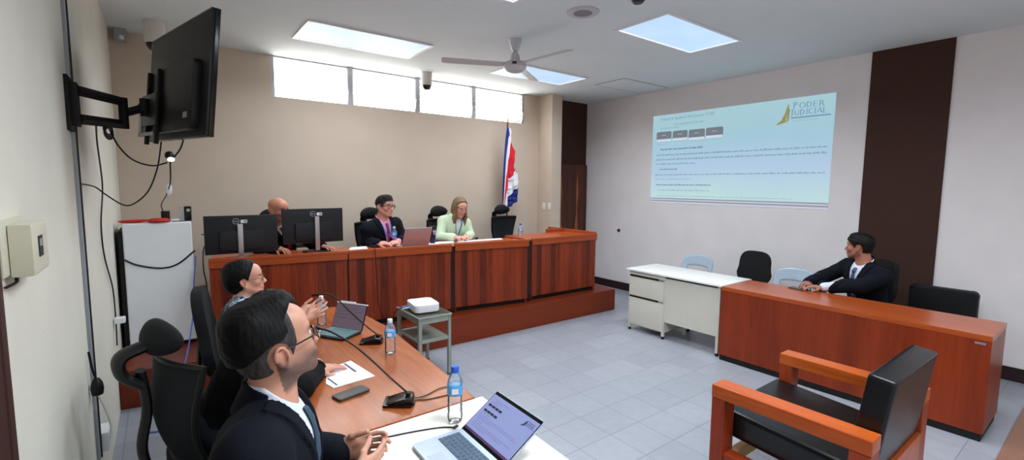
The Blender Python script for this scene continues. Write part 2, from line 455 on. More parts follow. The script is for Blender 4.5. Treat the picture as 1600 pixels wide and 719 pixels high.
t = thing('ceiling_speaker', 'round flush ceiling speaker with grey centre in front of the fan', 'speaker', (2.855, 2.865, CEIL))
B().lathe([(.135, 0), (.135, -.006), (.125, -.012), (.078, -.012), (.078, 0)], seg=40).make('speaker_ring', mat('speaker ring', (196, 194, 198), rough=.6), t)
B().lathe([(.077, 0), (.077, -.009), (.02, -.014), (0.001, -.014)], seg=40).make('speaker_grille', mat('speaker grille', (136, 134, 138), rough=.7, bump=.5, bscale=300), t)
t = thing('smoke_detector', 'small dark fitting on the ceiling at the top edge beside the speaker', 'smoke detector', (3.0, 2.42, CEIL))
B().lathe([(.05, 0), (.05, -.012), (.035, -.028), (.001, -.03)]).make('detector_body', M_DGREY, t)
t = thing('access_hatch', 'square access hatch outlined in the ceiling near the slide wall', 'ceiling hatch', (5.47, 4.47, CEIL))
B().box(-.47, .47, -.255, .255, -.005, 0, bev=.002).make('hatch_panel', M_CEIL, t)
B().box(-.48, .48, -.265, -.256, -.004, 0).box(-.48, .48, .256, .265, -.004, 0).box(-.48, -.471, -.256, .256, -.004, 0).box(.471, .48, -.256, .256, -.004, 0).make('hatch_gap', mat('hatch gap', (130, 122, 124), rough=.8), t)

# ceiling fan, at rest
t = thing('ceiling_fan', 'white three-blade ceiling fan hanging in the middle of the room', 'ceiling fan', (2.864, 3.80, CEIL))
M_FAN = mat('fan enamel', (205, 203, 206), rough=.4, var=.02)
B().lathe([(.062, 0), (.062, -.012), (.055, -.05), (.03, -.11), (.012, -.118)], seg=28).make('canopy', M_FAN, t)
B().lathe([(.011, -.11), (.011, -.16)], seg=12).lathe([(.03, -.125), (.045, -.155), (.052, -.205), (.05, -.21)], seg=28).make('down_rod', M_FAN, t)
B().lathe([(.05, -.205), (.105, -.222), (.112, -.24), (.112, -.27), (.085, -.30), (.06, -.312), (.03, -.318), (.001, -.32)], seg=36).make('motor_housing', M_FAN, t)
B().box(-.022, .022, -.004, .004, -.012, .012, M=RZ(-37) @ T(-.005, -.112, -.246)).make('maker_plate', M_DGREY, t)
for k, a in enumerate((156, 36, 276)):
    pts = [(.09, -.045), (.18, -.06), (.70, -.062), (.72, -.04), (.725, .03), (.70, .05), (.18, .035), (.09, .03)]
    B().prism(pts, -.003, .003, 'Z', M=RZ(a) @ T(0, 0, -.238) @ RX(11)).make('blade', M_FAN, t, False)
    B().box(.075, .17, -.016, .016, -.005, .005, M=RZ(a) @ T(0, 0, -.232) @ RX(11)).make('blade_bracket', M_DGREY if k == 1 else M_FAN, t)

def dome_camera(x, y, label, yaw=0, s=1.0):
    t = thing('dome_camera', label, 'security camera', (x, y, CEIL), yaw, 'white dome cameras on the ceiling')
    B().lathe([(.072 * s, 0), (.074 * s, -.02), (.07 * s, -.16 * s), (.066 * s, -.168 * s)], seg=28).make('camera_body', mat('camera housing', (214, 208, 202), rough=.4), t)
    B().ball((0, 0, -.168 * s), (.06 * s, .06 * s, .062 * s), u=24, v=14).make('dome', mat('smoked dome', (22, 20, 26), rough=.08), t)
    B().ball((.02 * s, -.035 * s, -.205 * s), .022 * s).make('lens', mat('lens glass', (70, 74, 90), rough=.05), t)
dome_camera(2.80, 5.60, 'white dome camera on the ceiling in front of the strip window', 0, .95)
dome_camera(.02, 5.40, 'white dome camera on the ceiling beside the wall television', 0, 1.15)
t = thing('motion_sensor', 'small white sensor in the ceiling corner left of the dome camera', 'sensor', (-.24, 5.84, CEIL))
B().box(-.045, .045, -.04, .04, -.12, 0, bev=.012).make('sensor_body', M_GREY, t)
B().ball((.01, -.035, -.085), .022).make('sensor_lens', M_WHITE, t)

# light switches on the pillar side, dark stud on the right wall
M_PLATE = mat('switch plate', (236, 230, 214), rough=.35)
for i, (px, py, nm) in enumerate(((849.8, 322.5, 'left'), (858.5, 322.5, 'right'))):
    p = at_x(px, py, 4.96)
    t = thing('light_switch', '%s of the two cream switch plates on the pillar' % nm, 'light switch', (4.96, p.y, p.z), 0, 'switch plates on the pillar')
    B().box(-.008, 0, -.036, .036, -.058, .058, bev=.003).make('switch_plate', M_PLATE, t)
    B().box(-.013, -.008, -.014, .014, -.03, .03, bev=.002).make('rocker', M_WHITE, t)
t = thing('wall_stud', 'small dark round stud on the wall below the slide', 'stud', (XR, 5.13, .985))
B().lathe([(.026, 0), (.026, .018), (.018, .03), (.001, .032)], M=RY(-90)).make('stud_cap', M_DGREY, t)
# ------------------------------------------------------------------ projected slide on the right wall
def slide_mat():
    m, n, l, b = new_mat('projected slide')
    tc = n.new('ShaderNodeTexCoord'); sp = n.new('ShaderNodeSeparateXYZ'); l.new(tc.outputs['Object'], sp.inputs[0])
    nz = n.new('ShaderNodeTexNoise'); nz.inputs['Scale'].default_value = .9; l.new(tc.outputs['Object'], nz.inputs['Vector'])
    mr = n.new('ShaderNodeMapRange'); mr.inputs['From Min'].default_value = 0; mr.inputs['From Max'].default_value = 1.3
    l.new(sp.outputs['Z'], mr.inputs['Value'])
    ad = n.new('ShaderNodeMath'); ad.operation = 'MULTIPLY_ADD'; ad.inputs[1].default_value = .35; l.new(nz.outputs['Fac'], ad.inputs[0]); 
    sb = n.new('ShaderNodeMath'); sb.operation = 'SUBTRACT'; sb.inputs[1].default_value = .175; l.new(mr.outputs[0], sb.inputs[0]); l.new(sb.outputs[0], ad.inputs[2])
    rp = n.new('ShaderNodeValToRGB')
    e = rp.color_ramp.elements
    e[0].position = .05; e[0].color = lin((192, 228, 224)) + (1,)
    e[1].position = .95; e[1].color = lin((172, 214, 224)) + (1,)
    k = e.new(.4); k.color = lin((178, 206, 236)) + (1,)
    k = e.new(.68); k.color = lin((163, 208, 224)) + (1,)
    l.new(ad.outputs[0], rp.inputs['Fac']); l.new(rp.outputs['Color'], b.inputs['Emission Color'])
    b.inputs['Emission Strength'].default_value = .8; b.inputs['Base Color'].default_value = (.14, .15, .16, 1); b.inputs['Roughness'].default_value = .9
    return m
def glow(name, rgb, s=.8):
    m, n, l, b = new_mat(name)
    nz = n.new('ShaderNodeTexNoise'); nz.inputs['Scale'].default_value = 5
    tc = n.new('ShaderNodeTexCoord'); l.new(tc.outputs['Object'], nz.inputs['Vector'])
    rp = n.new('ShaderNodeValToRGB'); c = lin(rgb)
    rp.color_ramp.elements[0].color = tuple(v * .94 for v in c) + (1,); rp.color_ramp.elements[1].color = tuple(v * 1.06 for v in c) + (1,)
    l.new(nz.outputs['Fac'], rp.inputs['Fac']); l.new(rp.outputs['Color'], b.inputs['Emission Color'])
    b.inputs['Base Color'].default_value = tuple(v * .15 for v in c) + (1,); b.inputs['Emission Strength'].default_value = s; b.inputs['Roughness'].default_value = .9
    return m
M_SLIDE = slide_mat()
SY0, SY1, SZ0, SZ1 = 4.525, 2.105, 1.47, 2.778          # left edge y, right edge y, bottom, top
SX = XR - .004
sl = thing('projected_slide', 'bright projected slide of text and a logo on the right wall', 'projection', (SX, (SY0 + SY1) / 2, SZ0))
W2 = (SY0 - SY1) / 2
SH = SZ1 - SZ0
B().box(-.002, .003, -W2, W2, .078, SH).make('slide_area', M_SLIDE, sl, False)
B().box(-.002, .003, -W2, W2, .062, .076).box(-.002, .003, -W2, W2, .026, .044).make('footer_band', glow('slide footer grey', (150, 156, 168)), sl, False)
B().box(-.002, .003, -W2, W2, .044, .062).box(-.002, .003, -W2, W2, .0, .026).make('footer_line', glow('slide footer light', (206, 208, 222)), sl, False)
# local slide coordinates: u from the left edge (0..1), v up (0..1); px helper from the photograph
MT = Matrix(((0, 0, -1, 0), (-1, 0, 0, 0), (0, 1, 0, 0), (0, 0, 0, 1)))      # text plane -> wall facing -X
def smx(y, z, d=.0035): return T(-d, y, z) @ MT
def spx(px, py):
    p = at_x(px, py, SX); return p.y - (SY0 + SY1) / 2, p.z - SZ0
M_TXT = glow('slide text', (136, 170, 184)); M_TXTD = glow('slide text dark', (108, 140, 156)); M_TXTL = glow('slide text faint', (156, 190, 206))
M_NAVY = glow('slide logo blue', (118, 150, 185)); M_GOLD = glow('slide logo gold', (156, 152, 104)); M_GOLDL = glow('slide logo pale gold', (186, 180, 130))
y, z = spx(1032, 189.5)
text('heading_text', 'Tribunal de Apelación Penal Juvenil 17-000', .062, M_TXT, sl, smx(y, z) @ Matrix.Scale(.80, 4, (1, 0, 0)), depth=.0004)
y, z = spx(1053, 196)
text('heading_text', 'II Circuito Judicial de San José', .050, M_TXT, sl, smx(y, z) @ Matrix.Scale(.78, 4, (1, 0, 0)), depth=.0004)
# serif capitals for the logo, drawn as strokes
def serif(ch, x, z0, h, w, bmx):
    s = h * .13; q = h * .06; e = h * .10                    # stem, thin, serif reach
    def bar(xa, za, xb, zb, t):
        d = Vector((xb - xa, 0, zb - za)); nrm = Vector((-d.z, 0, d.x)).normalized() * t / 2
        P = [(xa - nrm.x, za - nrm.z), (xb - nrm.x, zb - nrm.z), (xb + nrm.x, zb + nrm.z), (xa + nrm.x, za + nrm.z)]
        prism(bmx, [(-(a), b) for a, b in P], -.0016, .0016, 'X')
    def arc(cx, cz, rx, rz, a0, a1, t0, t1, n=10):
        pr = None
        for i in range(n + 1):
            a = math.radians(a0 + (a1 - a0) * i / n); p = (cx + rx * math.cos(a), cz + rz * math.sin(a))
            if pr: bar(pr[0], pr[1], p[0], p[1], t0 + (t1 - t0) * abs(math.cos(a)))
            pr = p
    def stem(xs): bar(x + xs, z0, x + xs, z0 + h, s); bar(x + xs - e, z0 + q / 2, x + xs + e, z0 + q / 2, q); bar(x + xs - e, z0 + h - q / 2, x + xs + e, z0 + h - q / 2, q)
    if ch in 'PRD':
        stem(.15 * w)
        if ch == 'D': arc(x + .2 * w, z0 + h / 2, w * .62, h * .47, 90, -90, q, s)
        else: arc(x + .25 * w, z0 + h * .74, w * .42, h * .235, 90, -90, q, s)
        if ch == 'R': bar(x + .45 * w, z0 + h * .5, x + .85 * w, z0, s)
    elif ch == 'O': arc(x + w / 2, z0 + h / 2, w * .44, h * .47, 0, 360, q, s, 20)
    elif ch == 'E': stem(.15 * w); [bar(x + .15 * w, z0 + k * h, x + .75 * w, z0 + k * h, q) for k in (.04, .5, .96)]
    elif ch == 'I': stem(w / 2)
    elif ch == 'J': bar(x + .5 * w, z0 + h, x + .5 * w, z0 - h * .1, s); bar(x + .5 * w - e, z0 + h - q / 2, x + .5 * w + e, z0 + h - q / 2, q); bar(x + .5 * w, z0 - h * .1, x + .2 * w, z0 - .2 * h, q)
    elif ch == 'U': bar(x + .15 * w, z0 + h, x + .15 * w, z0 + h * .3, s); arc(x + .5 * w, z0 + h * .32, w * .35, h * .3, 180, 360, q, s); bar(x + .85 * w, z0 + h, x + .85 * w, z0 + h * .3, q)
    elif ch == 'C': arc(x + w * .52, z0 + h / 2, w * .42, h * .47, 45, 315, q, s, 16)
    elif ch == 'A': bar(x, z0, x + w / 2, z0 + h, q); bar(x + w / 2, z0 + h, x + w, z0, s); bar(x + .22 * w, z0 + h * .35, x + .78 * w, z0 + h * .35, q)
    elif ch == 'L': stem(.15 * w); bar(x + .15 * w, z0 + q / 2, x + .8 * w, z0 + q / 2, q)
def logo(u0, z_top, k, par, mtx, mn, mg, mgl):
    """PODER JUDICIAL with seated-figure emblem; u grows rightwards from u0, z down from z_top, k = scale"""
    b1 = bmesh.new(); x = u0 + .30 * k
    for ch, w in zip('PODER', (.105, .115, .115, .095, .11)):
        hh = .115 if ch == 'P' else .098
        serif(ch, x, z_top - .12 * k, hh * k, w * k * .9, b1); x += w * k
    x = u0 + .262 * k
    for ch, w in zip('JUDICIAL', (.06, .098, .10, .045, .09, .045, .10, .08)):
        hh = .118 if ch == 'J' else .098
        serif(ch, x, z_top - .245 * k, hh * k, w * k * .9, b1); x += w * k
    b1.transform(mtx); obj('logo_lettering', b1, mn, par)
    b2 = bmesh.new(); box(b2, -.0016, .0016, -(u0 + .93 * k), -(u0 + .27 * k), z_top - .300 * k, z_top - .278 * k)
    b2.transform(mtx); obj('logo_rule', b2, mn, par)
    b3 = bmesh.new()
    prism(b3, [(-(u0 + a * k), z_top - c * k) for a, c in ((0, .40), (.05, .36), (.10, .32), (.13, .26), (.17, .17), (.185, .10), (.21, .05), (.23, .06), (.225, .10), (.25, .13), (.24, .22), (.235, .33), (.18, .36), (.08, .385))], -.0012, .0012, 'X')
    b3.transform(mtx); obj('logo_figure', b3, mg, par)
    b4 = bmesh.new()
    prism(b4, [(-(u0 + a * k), z_top - c * k) for a, c in ((.17, .34), (.20, .20), (.215, .33))], -.0018, .0018, 'X')
    prism(b4, [(-(u0 + a * k), z_top - c * k) for a, c in ((.18, .045), (.22, .03), (.25, .04), (.22, .052))], -.0018, .0018, 'X')
    b4.transform(mtx); obj('logo_figure_highlight', b4, mgl, par)
yl, zl = spx(1214, 160)
logo(-yl, SH - .050, .635, sl, T(-.0035, 0, 0), M_NAVY, M_GOLD, M_GOLDL)
yb_, zb_ = yl - .635 * .29, SH - .050 - .635 * .355
text('heading_text', 'República de Costa Rica', .030, M_TXTL, sl, smx(yb_, zb_), depth=.0004)
# four rounded tabs
for i, (xa, ya, xb, yb2) in enumerate(((1026.5, 208, 1049, 221), (1051.5, 206, 1074, 219), (1076.5, 204, 1101, 218), (1103.5, 201, 1129.5, 215))):
    ua, za = spx(xa, ya); ub, zb2 = spx(xb, yb2)
    zt = 1.0 * (za + .008); zbm = zb2
    r = .022
    pts = [(ua, zbm + .03), (ub, zbm + .03), (ub, zt - r)] + [(ub + r - r * math.cos(math.radians(a)), zt - r + r * math.sin(math.radians(a))) for a in (30, 60, 90)] + [(ua - r + r * math.sin(math.radians(a)), zt - r + r * math.cos(math.radians(a))) for a in (0, 30, 60)] + [(ua, zt - r)]
    tb = B().prism(pts, -.0035, -.002, 'X').make('tab', glow('slide tab %d' % i, (124, 130, 140)), sl, False)
    B().box(-.0037, -.002, min(ua, ub) + .004, max(ua, ub) - .004, zbm + .002, zbm + .042).make('tab_field', M_SLIDE if 0 else glow('tab field', (206, 218, 232), .9), tb, False)
    B().box(-.0035, -.002, min(ua, ub), max(ua, ub), zbm - .004, zbm + .001).make('tab_edge', M_TXT, tb, False)
    B().box(-.0040, -.0034, (ua + ub) / 2 - .035, (ua + ub) / 2 + .035, (zt + zbm + .045) / 2 - .005, (zt + zbm + .045) / 2 + .006).make('tab_caption', M_TXTL, tb, False)
# lines of small type, word by word
def type_line(xa, ya, xb, yb3, m, seed, h=.020):
    random.seed(seed)
    ua, za = spx(xa, ya); ub, zb3 = spx(xb, yb3); zc = (za + zb3) / 2
    b = B(); y = ua
    while y > ub:
        w = random.uniform(.02, .085); w = min(w, y - ub + .005)
        # each word is a row of short strokes
        q = y
        while q > y - w:
            hh = h * random.choice((.62, .62, .7, 1.0))
            b.box(-.0034, -.002, q - .0075, q, zc - h * .31, zc - h * .31 + hh); q -= .0098
        y -= w + .016
    return b
for k, (xa, ya, xb, yb3, m, h) in enumerate(((1032, 201.5, 1061, 198.5, M_TXTL, .018), (1027, 227, 1039, 226, M_TXTL, .018), (1032, 234, 1097, 230.5, M_TXTD, .026),
        (1026, 243, 1292, 229.5, M_TXT, .024), (1025, 250, 1291, 239, M_TXT, .024), (1025, 257, 1086, 255, M_TXT, .020), (1031, 265, 1057, 264.5, M_TXTD, .020),
        (1024, 273, 1287, 271, M_TXT, .020), (1024, 280.5, 1080, 280, M_TXTL, .018), (1025, 289, 1111, 289.5, M_TXTD, .020), (1028, 297, 1108, 298.5, M_TXTL, .018), (1026, 305, 1237, 312, M_TXTL, .012))):
    o = type_line(xa, ya, xb, yb3, m, k + 3, h).make('line_of_type', m, sl, False)
random.seed(7)

# ------------------------------------------------------------------ platform and judges' bench
W_BENCH = wood('bench boards', (78, 26, 12), (150, 58, 26), 'Z', rough=.4, coat=.08, plank=.078, scale=3.2, contrast=1.1)
W_BENCHTOP = wood('bench top wood', (146, 60, 26), (182, 84, 40), 'X', coat=.12, rough=.3, scale=2.5, contrast=.8)
W_PLAT = wood('platform wood', (96, 34, 12), (134, 52, 20), 'X', coat=.06, rough=.45, scale=2.0, contrast=.7)
PLAT = [(XL + .004, 4.46), (.5, 4.36), (2.2, 4.275), (4.99, 4.254), (4.99, 5.6), (4.95, 5.6), (4.95, YB - .004), (XL + .004, YB - .004)]
pt = thing('platform', 'low reddish wood platform carrying the long bench', 'platform', (2.5, 5.0, 0))
B().prism([(x - 2.5, y - 5) for x, y in PLAT], .0, .291, 'Z', bev=.003).make('platform_step', W_PLAT, pt, False)

ZT = 1.072
bench = thing('judges_bench', 'long reddish wooden bench of vertical boards raised on the platform', 'bench', (2.5, 4.6, .291))
def lb(p): return (p[0] - 2.5, p[1] - 4.6)
SEG = [((.284, 4.647), (1.405, 4.510)), ((1.415, 4.508), (2.505, 4.436)), ((2.56, 4.455), (3.50, 4.330)), ((3.60, 4.375), (4.72, 4.365))]
H0 = ZT - .291
for i, (a, b_) in enumerate(SEG):
    (x0, y0), (x1, y1) = lb(a), lb(b_)
    ang = math.atan2(y1 - y0, x1 - x0); Ln = math.hypot(x1 - x0, y1 - y0)
    M = T(x0, y0, 0) @ Matrix.Rotation(ang, 4, 'Z')
    o = B().box(0.004, Ln - .004, .022, .045, .055, H0 - .08, bev=.002).make('front_panel', W_BENCH, bench, False); o.matrix_local = M
    o = B().box(0.01, Ln - .01, .06, .09, 0, .055).make('plinth', M_BLACKMATTE, bench, False); o.matrix_local = M
    o = B().box(0.0, Ln, 0, .04, H0 - .083, H0 - .0285, bev=.004).make('front_trim', W_BENCHTOP, bench, False); o.matrix_local = M
    depth = .60
    dz = -.016 if i == 3 else -.042
    o = B().box(0.0, Ln, -.004, .042, H0 - .028, H0, bev=.005).make('rim_rail', W_BENCHTOP, bench, False); o.matrix_local = M
    o = B().box(0.0, Ln + (.0 if i in (0, 3) else .02), .042, depth, H0 + dz - .028, H0 + dz - .0006 * i, bev=.003).make('bench_top', W_BENCHTOP, bench, False); o.matrix_local = M
    for xx in (.0, Ln - .03):
        o = B().box(xx + .004, xx + .03, .046, depth - .08, 0, H0 - .072).make('side_panel', W_PLAT, bench, False); o.matrix_local = M
# dark slots between the sections
for (xx, yy, w_) in ((1.41, 4.545, .012), (2.533, 4.49, .055), (3.55, 4.42, .10)):
    x0, y0 = lb((xx, yy)); B().box(x0 - w_ / 2, x0 + w_ / 2, y0 - .02, y0 + .02, 0.02, H0 - .03).make('joint_strip', wood('joint wood', (30, 12, 8), (52, 20, 12), 'Z'), bench, False)
x0, y0 = lb((4.70, 4.38))
B().box(x0 - .03, x0 + .02, y0, y0 + .95, H0 - .10, H0 + .022, bev=.006).make('end_ledge', W_BENCHTOP, bench, False)
B().box(x0 - .024, x0 + .006, y0 + .01, y0 + .93, 0, H0 - .10).make('end_panel', W_BENCH, bench, False)
B().box(x0 - .36, x0 - .03, y0 + .58, y0 + .62, H0 - .1, H0 + .03, bev=.004).make('rear_ledge', W_BENCHTOP, bench, False)

# ------------------------------------------------------------------ near tables
W_TABLE = wood('table top wood', (120, 58, 26), (182, 100, 54), 'Y', rough=.22, scale=2.6, coat=.3, contrast=.9)
W_TABLED = wood('table edge wood', (96, 38, 26), (130, 56, 40), 'Y', rough=.3, scale=3)
M_LAM = mat('cream laminate', (226, 222, 212), rough=.3, var=.015)
tt = thing('conference_table', 'long varnished wooden table along which the three seated people face right', 'table', (.82, 2.74, 0))
TX0, TX1, TY0, TY1 = .46, 1.175, 1.757, 3.76
o = B().prism([(TX0 - .82, TY0 - 2.74), (1.112 - .82, TY0 - 2.74), (1.20 - .82, 3.0 - 2.74), (1.15 - .82, TY1 - 2.74), (TX0 - .82, TY1 - 2.74)], .712, .742, 'Z', bev=.004).make('table_top', W_TABLE, tt, False)
B().box(-.30, .26, -.95, -.92, 0, .712).make('end_panel', W_TABLED, tt, False)
B().box(-.30, .26, .96, .99, 0, .712).make('end_panel', W_TABLED, tt, False)
B().box(.24, .262, -.92, .96, .22, .712).make('modesty_panel', W_TABLED, tt, False)
wt = thing('white_table', 'cream laminate table under the open laptop in the foreground', 'table', (.82, 1.0, 0))
B().prism([(.50 - .82, .2 - 1), (1.085 - .82, .2 - 1), (1.145 - .82, 1.749 - 1), (.52 - .82, 1.749 - 1)], .712, .742, 'Z', bev=.004).make('table_top', M_LAM, wt, False)
for sx in (-.27, .22):
    for sy in (-.72, .66): B().box(sx, sx + .035, sy, sy + .035, 0, .712).make('leg', M_GREY, wt)
B().box(-.27, .255, -.70, .68, .66, .711).make('apron', M_GREY, wt)

# small metal side table with the projector
M_STOOL = mat('grey green enamel', (146, 152, 142), rough=.35, var=.04)
st = thing('side_table', 'small grey metal side table holding the white projector', 'table', (1.875, 3.85, 0))
a, b_ = .165, .24
B().box(-a, a, -b_, b_, .552, .57, bev=.004).make('table_top', M_STOOL, st)
B().box(-a + .012, a - .012, -b_ + .012, b_ - .012, .5705, .573).make('top_mat', mat('dark top sheet', (70, 66, 60), rough=.3), st)
for sx in (-1, 1):
    for sy in (-1, 1):
        lg = B().box(sx * (a - .034), sx * (a - .008), sy * (b_ - .034), sy * (b_ - .008), 0.01, .552, bev=.003).make('leg', M_STOOL, st)
        B().box(sx * (a - .036), sx * (a - .006), sy * (b_ - .036), sy * (b_ - .006), 0, .014).make('foot_cap', M_BLACK, lg)
B().box(-a + .012, a - .012, -b_ + .012, b_ - .012, .335, .35).box(-a + .01, a - .01, -b_ + .01, -b_ + .016, .335, .365).make('shelf', M_STOOL, st)
B().box(-a + .01, a - .01, -b_ + .01, -b_ + .02, .505, .552).box(-a + .01, -a + .02, -b_ + .02, b_ - .02, .505, .552).box(a - .02, a - .01, -b_ + .02, b_ - .02, .505, .552).make('rail', M_STOOL, st)
pj = thing('projector', 'white rounded box projector on the grey side table', 'projector', (1.865, 3.84, .573), -8)
B().prism(rrect(.235, .29, .05, 6), .012, .078, 'Z', bev=.006).make('projector_body', M_WHITE, pj)
B().prism(rrect(.20, .255, .04, 6), .0, .012, 'Z').make('base', M_DGREY, pj)
B().tube([(-.11, .06, .03), (-.15, .07, .03), (-.17, .08, .028)], .008).make('plug', M_CABLE_BLUE, pj)
B().tube([(-.11, .02, .03), (-.16, .025, .028), (-.18, .035, .022)], .006).make('plug', M_CABLE_WHITE, pj)

# ------------------------------------------------------------------ right-hand desks
W_DESK = wood('desk front wood', (104, 33, 11), (148, 56, 20), 'Z', rough=.4, scale=2.2, coat=.08, contrast=.75)
W_DESKTOP = wood('desk top wood', (150, 62, 24), (182, 88, 40), 'Y', rough=.3, scale=2.2, coat=.25, contrast=.7)
rd = thing('wooden_desk', 'long reddish wooden desk at which the man by the wall sits', 'desk', (4.66, 1.445, 0))
B().box(-.278, .278, -.945, .945, .704, .742, bev=.003).make('desk_top', W_DESKTOP, rd, False)
B().box(-.276, -.25, -.943, .943, .055, .704, bev=.002).make('front_panel', W_DESK, rd, False)
B().box(-.25, .276, -.943, -.915, .055, .704).make('side_panel', W_DESK, rd, False)
B().box(-.25, .276, .915, .943, .055, .704).make('side_panel', W_DESK, rd, False)
B().box(-.268, .262, -.935, -.92, 0, .055).box(-.268, -.252, -.92, .92, 0, .055).box(-.268, .262, .92, .935, 0, .055).make('plinth', M_BLACKMATTE, rd, False)
B().box(-.2785, -.276, -.915, -.86, .675, .69, bev=.001).make('inventory_plate', M_SILVER, rd, False)

wdsk = thing('white_desk', 'cream metal desk with two drawers beside the wooden desk', 'desk', (4.71, 3.0, 0))
M_CREAM = mat('cream enamel', (206, 202, 190), rough=.4, var=.02)
B().box(-.295, .295, -.60, .605, .722, .742, bev=.004).make('desk_top', mat('white laminate', (236, 236, 232), rough=.25, var=.01), wdsk)
B().box(-.27, -.265, -.58, .06, .715, .7215).box(-.262, -.24, -.575, .575, .70, .7215).make('top_frame', M_BLACK, wdsk)
B().box(-.268, .26, .075, .57, .075, .72, bev=.003).make('pedestal', M_CREAM, wdsk)
for z0, z1 in ((.418, .655), (.085, .408)):
    d = B().box(-.276, -.268, .085, .56, z0, z1, bev=.002).make('drawer', M_CREAM, wdsk)
    B().box(-.279, -.272, .15, .555, z1 + .001, z1 + .022).make('pull_groove', M_BLACK, d, False)
    B().box(-.280, -.272, .085, .15, z1 + .003, z1 + .02).make('pull_end', M_SILVER, d, False)
B().box(-.262, -.25, -.57, .075, .20, .70).make('modesty_panel', M_CREAM, wdsk, False)
for x, y in ((-.255, .555), (-.255, .09), (-.255, -.555), (.245, .555), (.245, -.555), (.245, .09)):
    lg = B().box(x - .014, x + .014, y - .014, y + .014, .03, .72 if y < 0 else .08).make('leg', M_CREAM, wdsk, False)
    B().lathe([(.018, 0), (.018, .02), (.010, .03)], (x, y, 0), 12).make('foot', M_BLACK, lg)

# wooden strip at the near right edge
ld = thing('wooden_platform', 'edge of a brown wooden platform in the lower right corner', 'platform', (5.0, -.35, 0))
B().box(-1.05, .95, -.75, .752, 0, .022, bev=.004).make('platform_board', wood('platform board', (122, 82, 62), (150, 104, 82), 'X', rough=.45, scale=1.5, contrast=.6), ld, False)

# ------------------------------------------------------------------ wooden armchairs with black cushions
W_ARM = wood('armchair wood', (146, 58, 16), (192, 94, 36), 'Y', coat=.1, rough=.35, scale=3.0, contrast=.8)
W_ARMV = wood('armchair leg wood', (120, 38, 12), (158, 62, 24), 'Z', coat=.08, rough=.4, scale=3.0, contrast=.8)
W_PALE = wood('pale rail wood', (196, 148, 92), (216, 172, 116), 'X', rough=.45, scale=3.0)
M_LEATHER = mat('black leather', (9, 10, 13), rough=.3, var=.15, bump=.08, bscale=25, spec=.5)
def armchair(label, cat, loc, rz, W=.93, D=.73, AH=.64, BH=.88, group=None):
    t = thing('wooden_armchair', label, cat, loc, rz, group)
    h = W / 2; aw = .115; th = .07                                       # local: front is +y, x across
    for s in (-1, 1):
        x0, x1 = sorted((s * h, s * (h - aw)))
        B().box(x0, x1, -D / 2, D / 2, AH - th, AH, bev=.006).make('armrest', W_ARM, t, False)
        B().box(x0 + .002, x1 - .002, D / 2 - .075, D / 2 - .002, 0, AH - th, bev=.005).make('front_leg', W_ARMV, t, False)
        B().box(x0 + .002, x1 - .002, -D / 2 + .002, -D / 2 + .085, 0, AH - th, bev=.005).make('rear_leg', W_ARMV, t, False)
        B().box(x0 + .012, x1 - .03, -D / 2 + .086, D / 2 - .076, .20, .27, bev=.004).make('side_rail', W_ARMV, t, False)
    iw = h - aw - .004
    B().box(-iw, iw, D / 2 - .10, D / 2 - .05, .19, .25, bev=.004).make('front_rail', W_PALE, t, False)
    B().box(-iw, iw, -D / 2 + .05, -D / 2 + .12, .19, .25, bev=.004).make('rear_rail', W_PALE, t, False)
    M = T(0, 0.0, .375) @ RX(4)
    B().box(-iw + .004, iw - .004, -D / 2 + .10, D / 2 + .01, -.075, .075, bev=.03, M=M, seg=4).make('seat_cushion', M_LEATHER, t)
    bl = BH - .32
    M = T(0, -D / 2 + .085, .33) @ RX(7)
    B().box(-iw + .004, iw - .004, -.055, .055, 0, bl, bev=.02, M=M, seg=4).make('back_cushion', M_LEATHER, t)
    B().box(-iw, iw, -D / 2 + .0, -D / 2 + .028, .26, .42, bev=.004).make('back_rail', W_ARM, t, False)
    return t
arm1 = armchair('wooden armchair with thick black leather cushions in the foreground', 'armchair', (2.84, .955, 0), 0)
t = thing('padded_chair', 'black padded chair back showing over the right end of the wooden desk', 'chair', (5.52, 1.015, 0), 90)
B().box(-.24, .24, -.22, .24, .38, .47, bev=.03, seg=4).make('seat_cushion', M_LEATHER, t)
bm = bmesh.new(); prism(bm, rrect(.485, .44, .045, 6, 0, .585), -.045, .045, 'Y', bev=.022, M=T(0, -.275, 0)); obj('back_cushion', bm, mat('matt black vinyl', (7, 8, 12), rough=.6), t, True)
for sx in (-.22, .22):
    B().tube([(sx, -.26, .40), (sx, -.24, .36), (sx, -.25, .0)], .014, 8).make('leg', M_BLACKMATTE, t); B().tube([(sx, .20, .38), (sx, .22, .0)], .014, 8).make('leg', M_BLACKMATTE, t)

